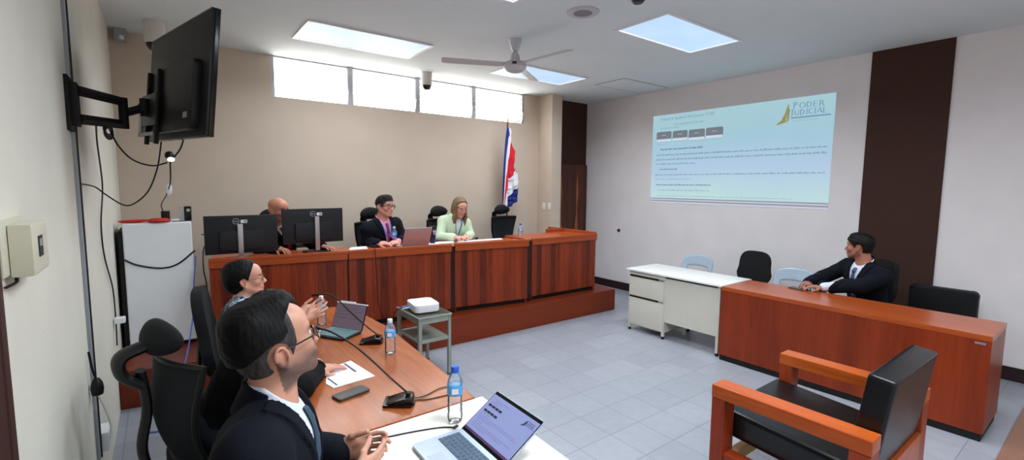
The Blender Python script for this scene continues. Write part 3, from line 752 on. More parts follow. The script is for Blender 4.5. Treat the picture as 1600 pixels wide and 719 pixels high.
# ------------------------------------------------------------------ office chairs
M_MESH = mat('black mesh fabric', (18, 24, 30), rough=.8, var=.1, bump=.6, bscale=500)
M_FABRIC = mat('dark chair fabric', (7, 9, 13), rough=.85, var=.15, bump=.3, bscale=300)
def base_star(t, zs):
    B().lathe([(.028, .10), (.028, .30), (.018, .30), (.018, zs)], seg=16).make('gas_column', M_BLACK, t)
    for k in range(5):
        a = 72 * k + 20
        lg = B().box(.02, .30, -.022, .022, -.015, .02, bev=.008, M=RZ(a) @ T(0, 0, .10) @ RY(6)).make('base_arm', M_BLACK, t)
        B().lathe([(.027, -.02), (.03, -.012), (.03, .012), (.027, .02)], seg=16, M=RZ(a) @ T(.29, 0, .0305) @ RX(90)).make('caster', M_BLACK, lg)
def ergo_chair(label, loc, rz, zs=.45, group=None):
    """mesh office chair with headrest; local front is +y"""
    t = thing('office_chair', label, 'office chair', loc, rz, group)
    base_star(t, zs - .04)
    bm = bmesh.new(); prism(bm, rrect(.50, .48, .10, 6), zs - .04, zs + .04, 'Z', bev=.02); obj('seat', bm, M_FABRIC, t, True)
    # backrest: curved frame and mesh panel
    def bk(u, v):                                             # u across -1..1, v up 0..1
        w = .150 + .095 * v ** 1.1 + .012 * math.sin(v * PI)
        yb = -.25 - .05 * math.cos((v - .35) * 3.0) + .02 - .07 * v + .06 * u * u
        return Vector((u * w, yb, zs + .08 + .44 * v))
    fr_ = [bk(-1, v / 12) for v in range(13)] + [bk(u / 6, 1) for u in range(-5, 6)] + [bk(1, v / 12) for v in range(12, -1, -1)] + [bk(u / 6, 0) for u in range(5, -7, -1)]
    B().tube(fr_, .014, 8).make('back_frame', M_BLACK, t)
    m = bmesh.new(); g = [[m.verts.new(bk((i - 8) / 8 * .97, j / 12)) for i in range(17)] for j in range(13)]
    g2 = [[m.verts.new(v.co + Vector((0, -.006, 0))) for v in row] for row in g]
    for G in (g, g2):
        for j in range(12):
            for i in range(16): m.faces.new((G[j][i], G[j][i + 1], G[j + 1][i + 1], G[j + 1][i]))
    obj('back_mesh', m, M_MESH, t, True)
    B().tube([(0, -.10, zs - .05), (0, -.30, zs - .02), (0, -.37, zs + .15), (0, -.345, zs + .33), (0, -.36, zs + .50)], .022, 10, sm=5, flat=(1.6, .8)).make('spine', M_BLACK, t)
    # headrest stalk and pad
    B().tube([(0, -.36, zs + .44), (0, -.42, zs + .50), (0, -.42, zs + .57), (0, -.33, zs + .60)], .022, 8, sm=5, flat=(2.2, 1.0)).make('headrest_stalk', M_BLACK, t)
    hb = bmesh.new()
    ball(hb, (0, 0, 0), (.150, .050, .074), u=20, v=14)
    for v in hb.verts: v.co.y += 1.8 * v.co.x ** 2
    hb.transform(T(0, -.30, zs + .625) @ RX(-12)); obj('headrest', hb, M_FABRIC, t, True, 180)
    for s in (-1, 1):
        ar = B().tube([(s * .22, -.05, zs - .02), (s * .29, -.03, zs + .02), (s * .295, -.02, zs + .17)], .018, 8, sm=4, flat=(1, 1.6)).make('armrest_post', M_BLACK, t)
        B().box(s * .295 - .045, s * .295 + .045, -.13, .12, zs + .17, zs + .20, bev=.012).make('armrest_pad', M_FABRIC, ar)
    return t
PZ = .291
e1 = ergo_chair('black mesh office chair with headrest behind the man in the pink shirt', (2.06, 5.22, PZ), 180 + 14, group='mesh office chairs')
e2 = dup(e1, (2.99, 5.25, PZ), 180 + 16, 'black mesh office chair behind the woman in the mint blazer')
e3 = dup(e1, (3.97, 5.22, PZ), 180 + 10, 'empty black mesh office chair in front of the flag')
e4 = dup(e1, (1.0, 5.42, PZ), 180 + 5, 'office chair of the bald man, hidden behind the two monitors')
e5 = dup(e1, (.235, 2.50, 0), -72, 'black mesh office chair with curved headrest by the left wall')
def task_chair(label, loc, rz, zs=.46, hgt=.50, wid=.42, group=None):
    t = thing('task_chair', label, 'office chair', loc, rz, group)
    base_star(t, zs - .04)
    bm = bmesh.new(); prism(bm, rrect(.47, .45, .12, 6), zs - .04, zs + .03, 'Z', bev=.02); obj('seat', bm, M_FABRIC, t, True)
    pts = []
    for k in range(32):
        a = 2 * PI * k / 32; c, s_ = math.cos(a), math.sin(a)
        w = wid / 2 * (1.0 if s_ < 0 else .9)
        pts.append((w * math.copysign(abs(c) ** .62, c), hgt / 2 * math.copysign(abs(s_) ** .62, s_)))
    bm = bmesh.new(); prism(bm, pts, -.03, .03, 'Y', bev=.015, M=T(0, -.26, zs + .16 + hgt / 2) @ RX(8)); obj('backrest', bm, M_FABRIC, t, True)
    B().tube([(0, -.10, zs - .05), (0, -.28, zs - .03), (0, -.315, zs + .10), (0, -.30, zs + .32)], .02, 8, sm=4, flat=(1.8, .7)).make('back_bar', M_BLACK, t)
    return t
k1 = task_chair('dark rounded office chair standing between the two grey plastic chairs', (5.40, 2.69, 0), 90, zs=.40, hgt=.40, wid=.40, group='fabric task chairs')
k2 = dup(k1, (5.34, 1.545, 0), 60, 'dark office chair the man at the wooden desk sits in')
k2.scale = (.72, 1, 1.08)
k3 = task_chair('tall dark fabric office chair the woman in the patterned blouse sits in', (.43, 3.14, 0), -98, zs=.46, hgt=.50, wid=.46, group='fabric task chairs')
k5 = dup(k3, (.12, 1.36, 0), -80, 'office chair under the man in the dark suit in the foreground')
k5.scale = (.9, .9, .8)

# grey plastic chairs by the right wall
M_PLAS = mat('glossy grey plastic', (172, 190, 204), rough=.18, var=.02, spec=.6)
def plastic_chair(label, loc, rz):
    t = thing('plastic_chair', label, 'chair', loc, rz, 'grey plastic stacking chairs')
    def bs(u, v):      # back shell
        w = .20 + .015 * v - .05 * max(0, v - .80) * 2
        zt = .44 + .39 * v - .05 * (abs(u) ** 3) * v
        return Vector((u * w, -.19 - .10 * v + .05 * (1 - u * u) * -1 * (v > -1) * .5 + .03 * abs(u), zt))
    m = bmesh.new(); NU, NV = 20, 16
    g = [[m.verts.new(bs((i - NU / 2) / (NU / 2), j / NV)) for i in range(NU + 1)] for j in range(NV + 1)]
    for j in range(NV):
        for i in range(NU):
            u = abs((i + .5 - NU / 2) / (NU / 2)); v = (j + .5) / NV
            if .40 < v < .60 and u < .70: continue          # hand slot
            m.faces.new((g[j][i], g[j][i + 1], g[j + 1][i + 1], g[j + 1][i]))
    o = obj('backrest', m, M_PLAS, t, True, 60); sd = o.modifiers.new('thickness', 'SOLIDIFY'); sd.thickness = .012
    bm = bmesh.new(); prism(bm, rrect(.44, .42, .06, 5), .425, .445, 'Z', bev=.006); obj('seat', bm, M_PLAS, t, True)
    for sx in (-1, 1):
        for sy in (-1, 1): B().tube([(sx * .19, sy * .17, .43), (sx * .235, sy * .235, 0)], .014, 8).make('leg', M_SILVER, t)
    return t
g1 = plastic_chair('glossy grey plastic chair behind the cream desk, nearer the bench', (5.34, 3.38, 0), 90)
g2 = dup(g1, (5.32, 2.20, 0), 90, 'glossy grey plastic chair behind the wooden desk, beside the seated man')

# ------------------------------------------------------------------ white cabinet by the left wall
M_FRIDGE = mat('white enamel', (240, 244, 248), rough=.35, var=.015)
fg = thing('refrigerator', 'white upright refrigerator with rounded edges beside the left wall', 'refrigerator', (-.04, 5.19, .291))
B().box(-.235, .235, -.245, .25, .03, 1.083, bev=.02, seg=3).make('cabinet_body', M_FRIDGE, fg)
B().box(-.268, -.2355, -.23, .24, .06, 1.02, bev=.004).make('rear_grille', M_BLACKMATTE, fg)
for x in (-.19, .19):
    for y in (-.2, .2): B().lathe([(.02, 0), (.02, .03)], (x, y, 0), 12).make('foot', M_BLACK, fg)
B().tube([(-.236, -.262, .79), (-.15, -.252, .735), (0, -.25, .695), (.12, -.252, .72), (.25, -.262, .83)], .007, 8, sm=6).make('cable', M_CABLE, fg)
# ------------------------------------------------------------------ distance-field modelling for bodies and clothes
class Field:
    def __init__(s, lo, hi, h):
        s.h = h; s.lo = np.array(lo, float)
        s.n = np.ceil((np.array(hi, float) - s.lo) / h).astype(int) + 1
        s.D = np.full(tuple(s.n), 1.0, np.float32)
        s.ax = [(s.lo[i] + h * np.arange(s.n[i])).astype(np.float32) for i in range(3)]
    def sub(s, lo, hi):
        a = np.clip(np.floor((np.array(lo) - s.lo) / s.h).astype(int), 0, s.n); b = np.clip(np.ceil((np.array(hi) - s.lo) / s.h).astype(int) + 1, 0, s.n)
        if (b <= a).any(): return None
        sl = tuple(slice(a[i], b[i]) for i in range(3))
        X = s.ax[0][sl[0]][:, None, None]; Y = s.ax[1][sl[1]][None, :, None]; Z = s.ax[2][sl[2]][None, None, :]
        return sl, X, Y, Z
    def _mix(s, sl, d, k, mode):
        A = s.D[sl]
        if mode == 'sub': d = -d
        if k > 0:
            h = np.maximum(k - np.abs(A - d), 0) / k; q = h * h * k * .25
        else: q = 0
        s.D[sl] = (np.minimum(A, d) - q) if mode == 'add' else (np.maximum(A, d) + q)
    def cap(s, a, b, r0, r1, k=.01, mode='add'):
        a = np.array(a, float); b = np.array(b, float); m = max(r0, r1) + k + 3 * s.h
        g = s.sub(np.minimum(a, b) - m, np.maximum(a, b) + m)
        if g is None: return s
        sl, X, Y, Z = g; ab = b - a; L = float(ab @ ab) + 1e-12
        t = np.clip(((X - a[0]) * ab[0] + (Y - a[1]) * ab[1] + (Z - a[2]) * ab[2]) / L, 0, 1)
        d = np.sqrt((X - a[0] - t * ab[0]) ** 2 + (Y - a[1] - t * ab[1]) ** 2 + (Z - a[2] - t * ab[2]) ** 2) - (r0 + (r1 - r0) * t)
        s._mix(sl, d, k, mode); return s
    def ell(s, c, r, R=None, k=.01, mode='add'):
        c = np.array(c, float); r = np.array(r, float); m = r.max() + k + 3 * s.h
        g = s.sub(c - m, c + m)
        if g is None: return s
        sl, X, Y, Z = g; dx, dy, dz = X - c[0], Y - c[1], Z - c[2]
        if R is not None:
            R = np.array(R)[:3, :3]                              # columns = local axes in world
            q = [dx * R[0, i] + dy * R[1, i] + dz * R[2, i] for i in range(3)]
        else: q = [dx, dy, dz]
        k0 = np.sqrt((q[0] / r[0]) ** 2 + (q[1] / r[1]) ** 2 + (q[2] / r[2]) ** 2)
        k1 = np.sqrt((q[0] / r[0] ** 2) ** 2 + (q[1] / r[1] ** 2) ** 2 + (q[2] / r[2] ** 2) ** 2) + 1e-6
        s._mix(sl, k0 * (k0 - 1) / k1, k, mode); return s
    def func(s, f, lo=None, hi=None):
        g = s.sub(s.lo if lo is None else lo, (s.lo + s.h * s.n) if hi is None else hi)
        sl, X, Y, Z = g; s.D[sl] = f(s.D[sl], X, Y, Z); return s
    def mesh(s, name, m, parent=None, tint=None):
        D = s.D; h = s.h
        D[0] = D[-1] = 1; D[:, 0] = D[:, -1] = 1; D[:, :, 0] = D[:, :, -1] = 1
        I = D < 0
        cnt = np.zeros(tuple(np.array(D.shape) - 1), np.uint8)
        cor = [(i, j, k) for i in (0, 1) for j in (0, 1) for k in (0, 1)]
        sh = cnt.shape
        for c in cor: cnt += I[c[0]:c[0] + sh[0], c[1]:c[1] + sh[1], c[2]:c[2] + sh[2]]
        act = (cnt > 0) & (cnt < 8)
        ii = np.argwhere(act)
        if len(ii) == 0: print('EMPTY FIELD', name); return None
        idx = np.full(sh, -1, np.int32); idx[act] = np.arange(len(ii))
        V = np.stack([D[ii[:, 0] + c[0], ii[:, 1] + c[1], ii[:, 2] + c[2]] for c in cor], 1)
        pos = np.zeros((len(ii), 3)); num = np.zeros(len(ii))
        for a in range(8):
            for b in range(a + 1, 8):
                if sum(abs(cor[a][q] - cor[b][q]) for q in range(3)) != 1: continue
                va, vb = V[:, a], V[:, b]; mk = (va < 0) != (vb < 0)
                t = np.where(mk, va / np.where(mk, va - vb, 1), 0)
                ca, cb = np.array(cor[a], float), np.array(cor[b], float)
                pos += np.where(mk[:, None], ca + (cb - ca) * t[:, None], 0); num += mk
        P = s.lo + h * (ii + pos / num[:, None])
        quads = []
        for ax in range(3):
            o1, o2 = [(1, 2), (2, 0), (0, 1)][ax]
            A = [slice(0, D.shape[q] - 1) if q == ax else slice(1, D.shape[q] - 1) for q in range(3)]
            Bs = list(A); Bs[ax] = slice(1, D.shape[ax])
            ia, ib = I[tuple(A)], I[tuple(Bs)]
            e = np.argwhere(ia != ib); 
            if len(e) == 0: continue
            flip = ia[e[:, 0], e[:, 1], e[:, 2]]
            e = e.copy()
            for q in range(3):
                if q != ax: e[:, q] += 1
            d1 = np.zeros(3, int); d1[o1] = 1; d2 = np.zeros(3, int); d2[o2] = 1
            def gi(v): return idx[v[:, 0], v[:, 1], v[:, 2]]
            q4 = np.stack([gi(e - d1 - d2), gi(e - d2), gi(e), gi(e - d1)], 1)
            q4[~flip] = q4[~flip][:, ::-1]
            quads.append(q4)
        Q = np.concatenate(quads)
        Q = Q[(Q >= 0).all(1)]
        me = bpy.data.meshes.new(name)
        me.vertices.add(len(P)); me.vertices.foreach_set('co', P.astype(np.float32).ravel())
        me.loops.add(len(Q) * 4); me.loops.foreach_set('vertex_index', Q.astype(np.int32).ravel())
        me.polygons.add(len(Q)); me.polygons.foreach_set('loop_start', np.arange(0, len(Q) * 4, 4, dtype=np.int32))
        me.polygons.foreach_set('loop_total', np.full(len(Q), 4, np.int32))
        me.update(calc_edges=True); me.validate(); me.shade_smooth()
        if tint is not None:
            at = me.color_attributes.new('tint', 'FLOAT_COLOR', 'POINT')
            c = np.ones((len(P), 4), np.float32); c[:, :3] = tint(P)
            at.data.foreach_set('color', c.ravel())
        me.materials.append(m)
        o = bpy.data.objects.new(name, me); COL.objects.link(o)
        if parent is not None:
            o.parent = parent; o.matrix_parent_inverse = Matrix.Translation(-parent.location)
        return o

def tint_mat(name, rough=.5, sss=.0, bump=.15, bscale=180, spec=.4):
    m, n, l, b = new_mat(name)
    at = n.new('ShaderNodeAttribute'); at.attribute_name = 'tint'
    tc = n.new('ShaderNodeTexCoord'); nz = n.new('ShaderNodeTexNoise'); nz.inputs['Scale'].default_value = 30; nz.inputs['Detail'].default_value = 4
    l.new(tc.outputs['Object'], nz.inputs['Vector'])
    rp = n.new('ShaderNodeValToRGB'); rp.color_ramp.elements[0].position = .3; rp.color_ramp.elements[1].position = .7
    rp.color_ramp.elements[0].color = (.92, .90, .90, 1); rp.color_ramp.elements[1].color = (1.05, 1.0, 1.0, 1)
    l.new(nz.outputs['Fac'], rp.inputs['Fac'])
    mu = n.new('ShaderNodeMix'); mu.data_type = 'RGBA'; mu.blend_type = 'MULTIPLY'; mu.inputs['Factor'].default_value = 1
    l.new(at.outputs['Color'], mu.inputs[6]); l.new(rp.outputs['Color'], mu.inputs[7]); l.new(mu.outputs[2], b.inputs['Base Color'])
    b.inputs['Roughness'].default_value = rough; b.inputs['Specular IOR Level'].default_value = spec
    if sss:
        b.inputs['Subsurface Weight'].default_value = sss; b.inputs['Subsurface Radius'].default_value = (.010, .004, .002); b.inputs['Subsurface Scale'].default_value = 1
    n2 = n.new('ShaderNodeTexNoise'); n2.inputs['Scale'].default_value = bscale; l.new(tc.outputs['Object'], n2.inputs['Vector'])
    bp = n.new('ShaderNodeBump'); bp.inputs['Strength'].default_value = bump; bp.inputs['Distance'].default_value = .002
    l.new(n2.outputs['Fac'], bp.inputs['Height']); l.new(bp.outputs['Normal'], b.inputs['Normal'])
    return m
M_SKIN = tint_mat('skin', .45, .12)
M_HAIR = None
def hair_mat(name, rgb, rough=.38):
    m, n, l, b = new_mat(name)
    tc = n.new('ShaderNodeTexCoord'); mp = n.new('ShaderNodeMapping'); mp.inputs['Scale'].default_value = (90, 90, 9); l.new(tc.outputs['Object'], mp.inputs['Vector'])
    nz = n.new('ShaderNodeTexNoise'); nz.inputs['Scale'].default_value = 1; nz.inputs['Detail'].default_value = 4; l.new(mp.outputs[0], nz.inputs['Vector'])
    rp = n.new('ShaderNodeValToRGB'); c = lin(rgb)
    rp.color_ramp.elements[0].position = .35; rp.color_ramp.elements[1].position = .68
    rp.color_ramp.elements[0].color = tuple(v * .5 for v in c) + (1,); rp.color_ramp.elements[1].color = tuple(min(1, v * 1.3) for v in c) + (1,)
    l.new(nz.outputs['Fac'], rp.inputs['Fac']); l.new(rp.outputs['Color'], b.inputs['Base Color'])
    b.inputs['Roughness'].default_value = rough; b.inputs['Specular IOR Level'].default_value = .22
    bp = n.new('ShaderNodeBump'); bp.inputs['Strength'].default_value = .7; bp.inputs['Distance'].default_value = .003
    l.new(nz.outputs['Fac'], bp.inputs['Height']); l.new(bp.outputs['Normal'], b.inputs['Normal'])
    return m
M_SUIT_NAVY = mat('navy suit cloth', (10, 13, 24), rough=.85, var=.12, scale=20, bump=.25, bscale=400, spec=.2)
M_SUIT_BLACK = mat('black suit cloth', (6, 7, 10), rough=.85, var=.12, scale=20, bump=.25, bscale=400, spec=.2)
M_SHIRT = mat('white shirt cotton', (214, 220, 235), rough=.8, var=.02)
M_PINK = mat('pink shirt cotton', (226, 150, 190), rough=.8, var=.03)
M_TROUSER = mat('dark trousers', (16, 17, 24), rough=.85, var=.1)
M_SHOE = mat('black shoe leather', (12, 12, 12), rough=.3)
M_EYE = mat('eye white', (225, 222, 220), rough=.15, var=.02)
M_IRIS = mat('dark iris', (30, 18, 12), rough=.1)
M_LENS = None
def lens_mat():
    m = bpy.data.materials.new('spectacle lens'); m.use_nodes = True
    n, l = m.node_tree.nodes, m.node_tree.links; n.remove(n['Principled BSDF'])
    tr = n.new('ShaderNodeBsdfTransparent'); gl = n.new('ShaderNodeBsdfGlossy'); gl.inputs['Roughness'].default_value = .02
    mx = n.new('ShaderNodeMixShader'); fz = n.new('ShaderNodeFresnel'); fz.inputs[0].default_value = 1.18
    l.new(fz.outputs[0], mx.inputs[0]); l.new(tr.outputs[0], mx.inputs[1]); l.new(gl.outputs[0], mx.inputs[2]); l.new(mx.outputs[0], n['Material Output'].inputs[0])
    return m
M_LENS = lens_mat()

def nrm(v): v = np.array(v, float); return v / (np.linalg.norm(v) + 1e-12)
def head_matrix(c, face, pitch=0, roll=0):
    """face = compass angle of the nose in degrees (0 = +x, 90 = +y); pitch up; roll to the right"""
    return np.array(T(*c) @ RZ(face - 90) @ RX(pitch) @ RY(roll))
def hx(M, p): return M[:3, :3] @ np.array(p, float) + M[:3, 3]

def add_head(F, M, k=1.0, female=False, jaw=1.0, open_mouth=0):
    R = M[:3, :3]
    P = lambda x, y, z: hx(M, (x * k, y * k, z * k))
    def E(c, r, kk=.01, mode='add', rot=None):
        RR = R if rot is None else R @ np.array(rot)[:3, :3]
        F.ell(P(*c), tuple(v * k for v in r), RR, kk, mode)
    def Cc(a, b, r0, r1, kk=.01, mode='add'): F.cap(P(*a), P(*b), r0 * k, r1 * k, kk, mode)
    E((0, -.014, .042), (.075, .096, .084), .0)
    E((0, .020, -.030), (.058 * jaw, .070, .078), .03)
    E((0, .060, .045), (.058, .040, .050), .03)
    for s in (-1, 1):
        Cc((s * .056 * jaw, -.008, -.045), (s * .022, .066, -.092), .016, .015, .03)
        E((s * .040, .064, -.022), (.022, .022, .022), .025)
    E((0, .075, -.094), (.022, .018, .016), .022)
    Cc((-.034, .083, .024), (.034, .083, .024), .009, .009, .018)
    for s in (-1, 1): E((s * .032, .101, .004), (.019, .017, .014), .014, 'sub')
    for s in (-1, 1): E((s * .032, .0785, .002), (.0135, .0135, .012), .006)
    # nose
    Cc((0, .090, .012), (0, .112, -.028), .0075, .011, .012)
    E((0, .110, -.031), (.012, .012, .010), .008)
    for s in (-1, 1): E((s * .012, .100, -.034), (.009, .011, .008), .007)
    # mouth
    E((0, .088, -.060), (.028, .014, .020), .015)
    Cc((-.020, .093, -.055), (.020, .093, -.055), .0045, .0045, .006); Cc((0, .098, -.056), (0, .0985, -.0565), .005, .005, .006)
    Cc((-.017, .093, -.066), (.017, .093, -.066), .0055, .0055, .006); Cc((0, .0965, -.066), (0, .097, -.0665), .0055, .0055, .006)
    Cc((-.022, .102, -.0605), (.022, .102, -.0605), .0022, .0022, .004, 'sub')
    # ears
    for s in (-1, 1):
        rot = RZ(s * 22)
        E((s * .077, -.014, -.010), (.009, .0175, .028), .006, rot=rot)
        E((s * .076, -.006, -.038), (.008, .010, .013), .006, rot=rot)
        E((s * .089, -.008, -.010), (.008, .0115, .021), .004, 'sub', rot=rot)
        pr = None
        for a in range(-60, 215, 25):
            q = (s * (.086), -.014 + .018 * math.cos(math.radians(a)) * -1 * -1, .004 + .027 * math.sin(math.radians(a)))
            q = (s * (.083 + .004 * (q[1] < -.01)), -.014 - .017 * math.cos(math.radians(180 - a)) * 1.0, -.005 + .027 * math.sin(math.radians(a)))
            if pr: Cc(pr, q, .0042, .0042, .004)
            pr = q

def add_hand(F, W, d, nm, curl=.3, spread=.1, side=1, k=1.0, thumb=.5):
    """W wrist, d towards the knuckles, nm out of the palm, side = +1 when the thumb lies on the d x nm side"""
    d = nrm(d); nm = np.array(nm, float); nm = nrm(nm - d * (nm @ d)); sd = np.cross(d, nm) * side
    W = np.array(W, float)
    R = np.stack([sd, d, nm], 1)
    F.cap(W - d * .02, W + d * .02 * k, .026 * k, .027 * k, .015)
    F.ell(W + d * .052 * k, (.040 * k, .052 * k, .016 * k), R, .014)
    F.ell(W + d * .035 * k + sd * .022 * k + nm * .006 * k, (.018 * k, .034 * k, .017 * k), R, .012)
    lens = [(.044, .026, .020), (.048, .030, .022), (.044, .028, .021), (.034, .021, .018)]
    for i, L in enumerate(lens):
        o = (1.5 - i) * .0195 * k
        base = W + d * (.088 - .004 * abs(i - 1) - (.006 if i == 3 else 0)) * k + sd * o
        a = 0.0; p = base - d * .02 * k; dirv = nrm(d + sd * (1.5 - i) * spread)
        F.cap(p, base, .0095 * k, .0092 * k, .008)
        for j, l_ in enumerate(L):
            a += curl * (.8 + .12 * i) * (0.75 if j == 0 else 1.0)
            v = dirv * math.cos(a) + nm * math.sin(a)
            q = base + v * l_ * k; r0 = (.0088 - .0008 * j - (.0008 if i == 3 else 0)) * k
            F.cap(base, q, r0, r0 * .93, .004); base = q
    tb = W + d * .022 * k + sd * .030 * k + nm * .004 * k
    v1 = nrm(sd * (.75 - .3 * thumb) + d * .75 + nm * (.25 + .5 * thumb)); t1 = tb + v1 * .036 * k
    v2 = nrm(sd * (.35 - .3 * thumb) + d * .95 + nm * (.15 + .4 * thumb)); t2 = t1 + v2 * .032 * k; t3 = t2 + nrm(v2 + nm * .25 * thumb) * .024 * k
    F.cap(tb, t1, .013 * k, .0108 * k, .012); F.cap(t1, t2, .0105 * k, .0098 * k, .005); F.cap(t2, t3, .0098 * k, .0082 * k, .004)

def ik(A, Bp, l1, l2, pole):
    A = np.array(A, float); Bp = np.array(Bp, float); v = Bp - A; L = np.linalg.norm(v)
    if L > (l1 + l2) * .995: return (A + v * l1 / (l1 + l2))
    v /= L; x = (l1 * l1 - l2 * l2 + L * L) / (2 * L); h = math.sqrt(max(l1 * l1 - x * x, 0))
    p = np.array(pole, float); p = nrm(p - v * (p @ v)); return A + v * x + p * h

class Person:
    def __init__(s, label, head, face, hip, body, res=.006, k=1.0, neck=None, slump=0.0, sw=.185, tone=(206, 158, 130), female=False, group=None, jaw=1.0):
        """head=(x,y,z); face=(angle,pitch,roll); hip=(x,y,z) seat contact centre; body = compass angle of the chest"""
        s.t = thing('person', label, 'person', (hip[0], hip[1], hip[2]), 0); s.female = female
        s.k = k; s.res = res; s.tone = np.array(lin(tone)); s.jaw = jaw
        s.M = head_matrix(head, *face); s.face = face
        b = math.radians(body); s.f = np.array([math.cos(b), math.sin(b), 0.]); s.r = np.array([math.sin(b), -math.cos(b), 0.]); s.u = np.array([0, 0, 1.])
        s.hip = np.array(hip, float) + s.u * .10
        s.N = np.array(neck, float) if neck is not None else hx(s.M, (0, -.045 * k, -.135 * k))
        s.N = s.N.astype(float)
        up = s.N - s.hip; s.spine = nrm(up)
        s.fr = nrm(s.f - s.spine * (s.f @ s.spine)); s.rt = nrm(np.cross(s.fr, s.spine))
        s.SC = s.N - s.spine * .062 * k
        s.sh = {q: s.SC + s.rt * q * sw * k - s.spine * .038 for q in (-1, 1)}            # -1 left, +1 right
        s.arm = {}; s.sw = sw
    def set_arm(s, q, wrist, d, nm, pole=None, curl=.3, spread=.1, thumb=.5, side=None, elbow=None):
        if pole is None: pole = s.rt * q * .5 - s.u * 1.0 - s.f * .2
        el = np.array(elbow, float) if elbow is not None else ik(s.sh[q], wrist, .29 * s.k, .26 * s.k, pole)
        s.arm[q] = (el, np.array(wrist, float), np.array(d, float), np.array(nm, float), curl, spread, thumb, side)
    def frame(s): return np.stack([s.rt, s.fr, s.spine], 1)
    def torso(s, F, g=0.0, k_=.06, sleeves=True, arm_r=(.048, .040, .029), upto=1.0, waist=1.0):
        """adds trunk (grown by g) and arms"""
        R = s.frame(); k = s.k; hl = np.linalg.norm(s.N - s.hip)
        A = lambda t, x=0, y=0: s.hip + s.spine * hl * t + s.rt * x + s.fr * y
        wd = s.sw / .185
        F.ell(A(.02), ((.165 + g) * k, (.125 + g) * k, .14 * k), R, .0)
        F.ell(A(.30), ((.145 * waist + g) * k, (.112 * waist + g) * k, .18 * k), R, k_)
        F.ell(A(.62, 0, .01), ((.165 * wd + g) * k, (.115 + g) * k, .19 * k), R, k_)
        F.cap(s.sh[-1] + s.rt * .03, s.sh[1] - s.rt * .03, (.048 + g) * k, (.048 + g) * k, k_ + .02)
        for q in (-1, 1): F.cap(s.SC + s.spine * .032 + s.rt * q * .03, s.sh[q] - s.rt * q * .03 + s.spine * .006, (.040 + g * .7) * k, (.036 + g * .8) * k, .04)
        if sleeves:
            for q, (el, wr, *_r) in s.arm.items():
                F.cap(s.sh[q], s.sh[q], (arm_r[0] + .003 + g) * k, (arm_r[0] + .003 + g) * k, .04)
                F.cap(s.sh[q], el, (arm_r[0] + g) * k, (arm_r[1] + g) * k, .03)
                F.cap(el, el + (wr - el) * upto, (arm_r[1] + g) * k, (arm_r[2] + g * .8) * k, .012)
    def bounds(s, pad=.1, zlo=None, arms=True):
        P = [s.hip + s.r * .22, s.hip - s.r * .22, s.hip + s.f * .2, s.hip - s.f * .2, s.N] + [s.sh[q] + s.rt * q * .08 for q in (-1, 1)]
        if arms:
            for el, wr, d, *_ in s.arm.values(): P += [el, wr, wr + nrm(d) * .2 * s.k]
        P = np.array(P); lo = P.min(0) - pad; hi = P.max(0) + pad
        if zlo is not None: lo[2] = zlo
        return lo, hi
    def body(s, stubble=0.0, bald_tan=0.0):
        lo, hi = s.bounds(.09); hc = s.M[:3, 3]
        lo = np.minimum(lo, hc - .16); hi = np.maximum(hi, hc + .17); lo[2] = s.hip[2] - .16
        F = Field(lo, hi, s.res)
        s.torso(F, 0.0)
        add_head(F, s.M, s.k, s.female, s.jaw)
        k = s.k
        F.cap(hx(s.M, (0, -.022 * k, -.05 * k)), s.N - s.spine * .01, (.050 if s.female else .058) * k, (.056 if s.female else .064) * k, .025)
        for q, (el, wr, d, nm, curl, spread, thumb, side) in s.arm.items():
            sd = side if side is not None else q
            add_hand(F, wr, d, nm, curl, spread, sd, k * (.92 if s.female else 1.0), thumb)
        Mi = np.linalg.inv(s.M)
        def tint(P):
            L = (P @ Mi[:3, :3].T + Mi[:3, 3]) / s.k
            c = np.tile(s.tone, (len(P), 1)).astype(float)
            near = (np.abs(L) < .16).all(1)
            x, y, z = L[:, 0], L[:, 1], L[:, 2]
            def bl(w, col):
                w = np.clip(w, 0, 1)[:, None] * near[:, None]; c[:] = c * (1 - w) + np.array(col) * w
            red = s.tone * np.array([1.0, .84, .82])
            bl(.55 * np.exp(-(((np.abs(x) - .045) / .022) ** 2 + ((z + .028) / .022) ** 2)) * (y > .02), red)          # cheeks
            bl(.35 * (np.abs(x) > .079) , s.tone * np.array([1, .72, .68]))                                              # ears
            bl(.8 * np.exp(-((z + .0605) / .0085) ** 4 - (x / .022) ** 4) * (y > .088), s.tone * np.array([.86, .45, .45]))    # lips
            bl(.9 * np.exp(-((z - .026 + .10 * (np.abs(np.abs(x) - .028)) ** 1.0 * .6) / .0055) ** 2 - ((np.abs(x) - .032) / .019) ** 6) * (y > .065), np.array(lin((38, 26, 22))))  # brows
            bl(.35 * np.exp(-((z - .004) / .016) ** 2 - ((np.abs(x) - .032) / .02) ** 2) * (y > .06), s.tone * .5)
            if stubble:
                w = stubble * np.clip((-.016 - z + .35 * np.clip(.04 - y, 0, .08)) / .045, 0, 1) * np.clip((z + .125) / .02, 0, 1) * (y > -.03) 
                w = np.maximum(w, stubble * .9 * np.exp(-((z + .046) / .007) ** 2 - (x / .03) ** 4) * (y > .07))
                bl(w, s.tone * np.array([.15, .18, .24]))
            return c
        s.bodyo = F.mesh('body', M_SKIN, s.t, tint)
        # eyes
        for q in (-1, 1):
            e = hx(s.M, (q * .032 * k, .0805 * k, .003 * k)); e2 = hx(s.M, (q * .032 * k, .0905 * k, .003 * k))
            ey = B().ball(e, .0122 * k, u=14, v=10).make('eye', M_EYE, s.t); ey.matrix_parent_inverse = Matrix.Translation(-s.t.location)
            ir = B().ball(e2, .0056 * k, u=10, v=8).make('iris', M_IRIS, ey)
        return s
    def wear(s, o):
        o.matrix_parent_inverse = Matrix.Translation(-s.t.location); return o
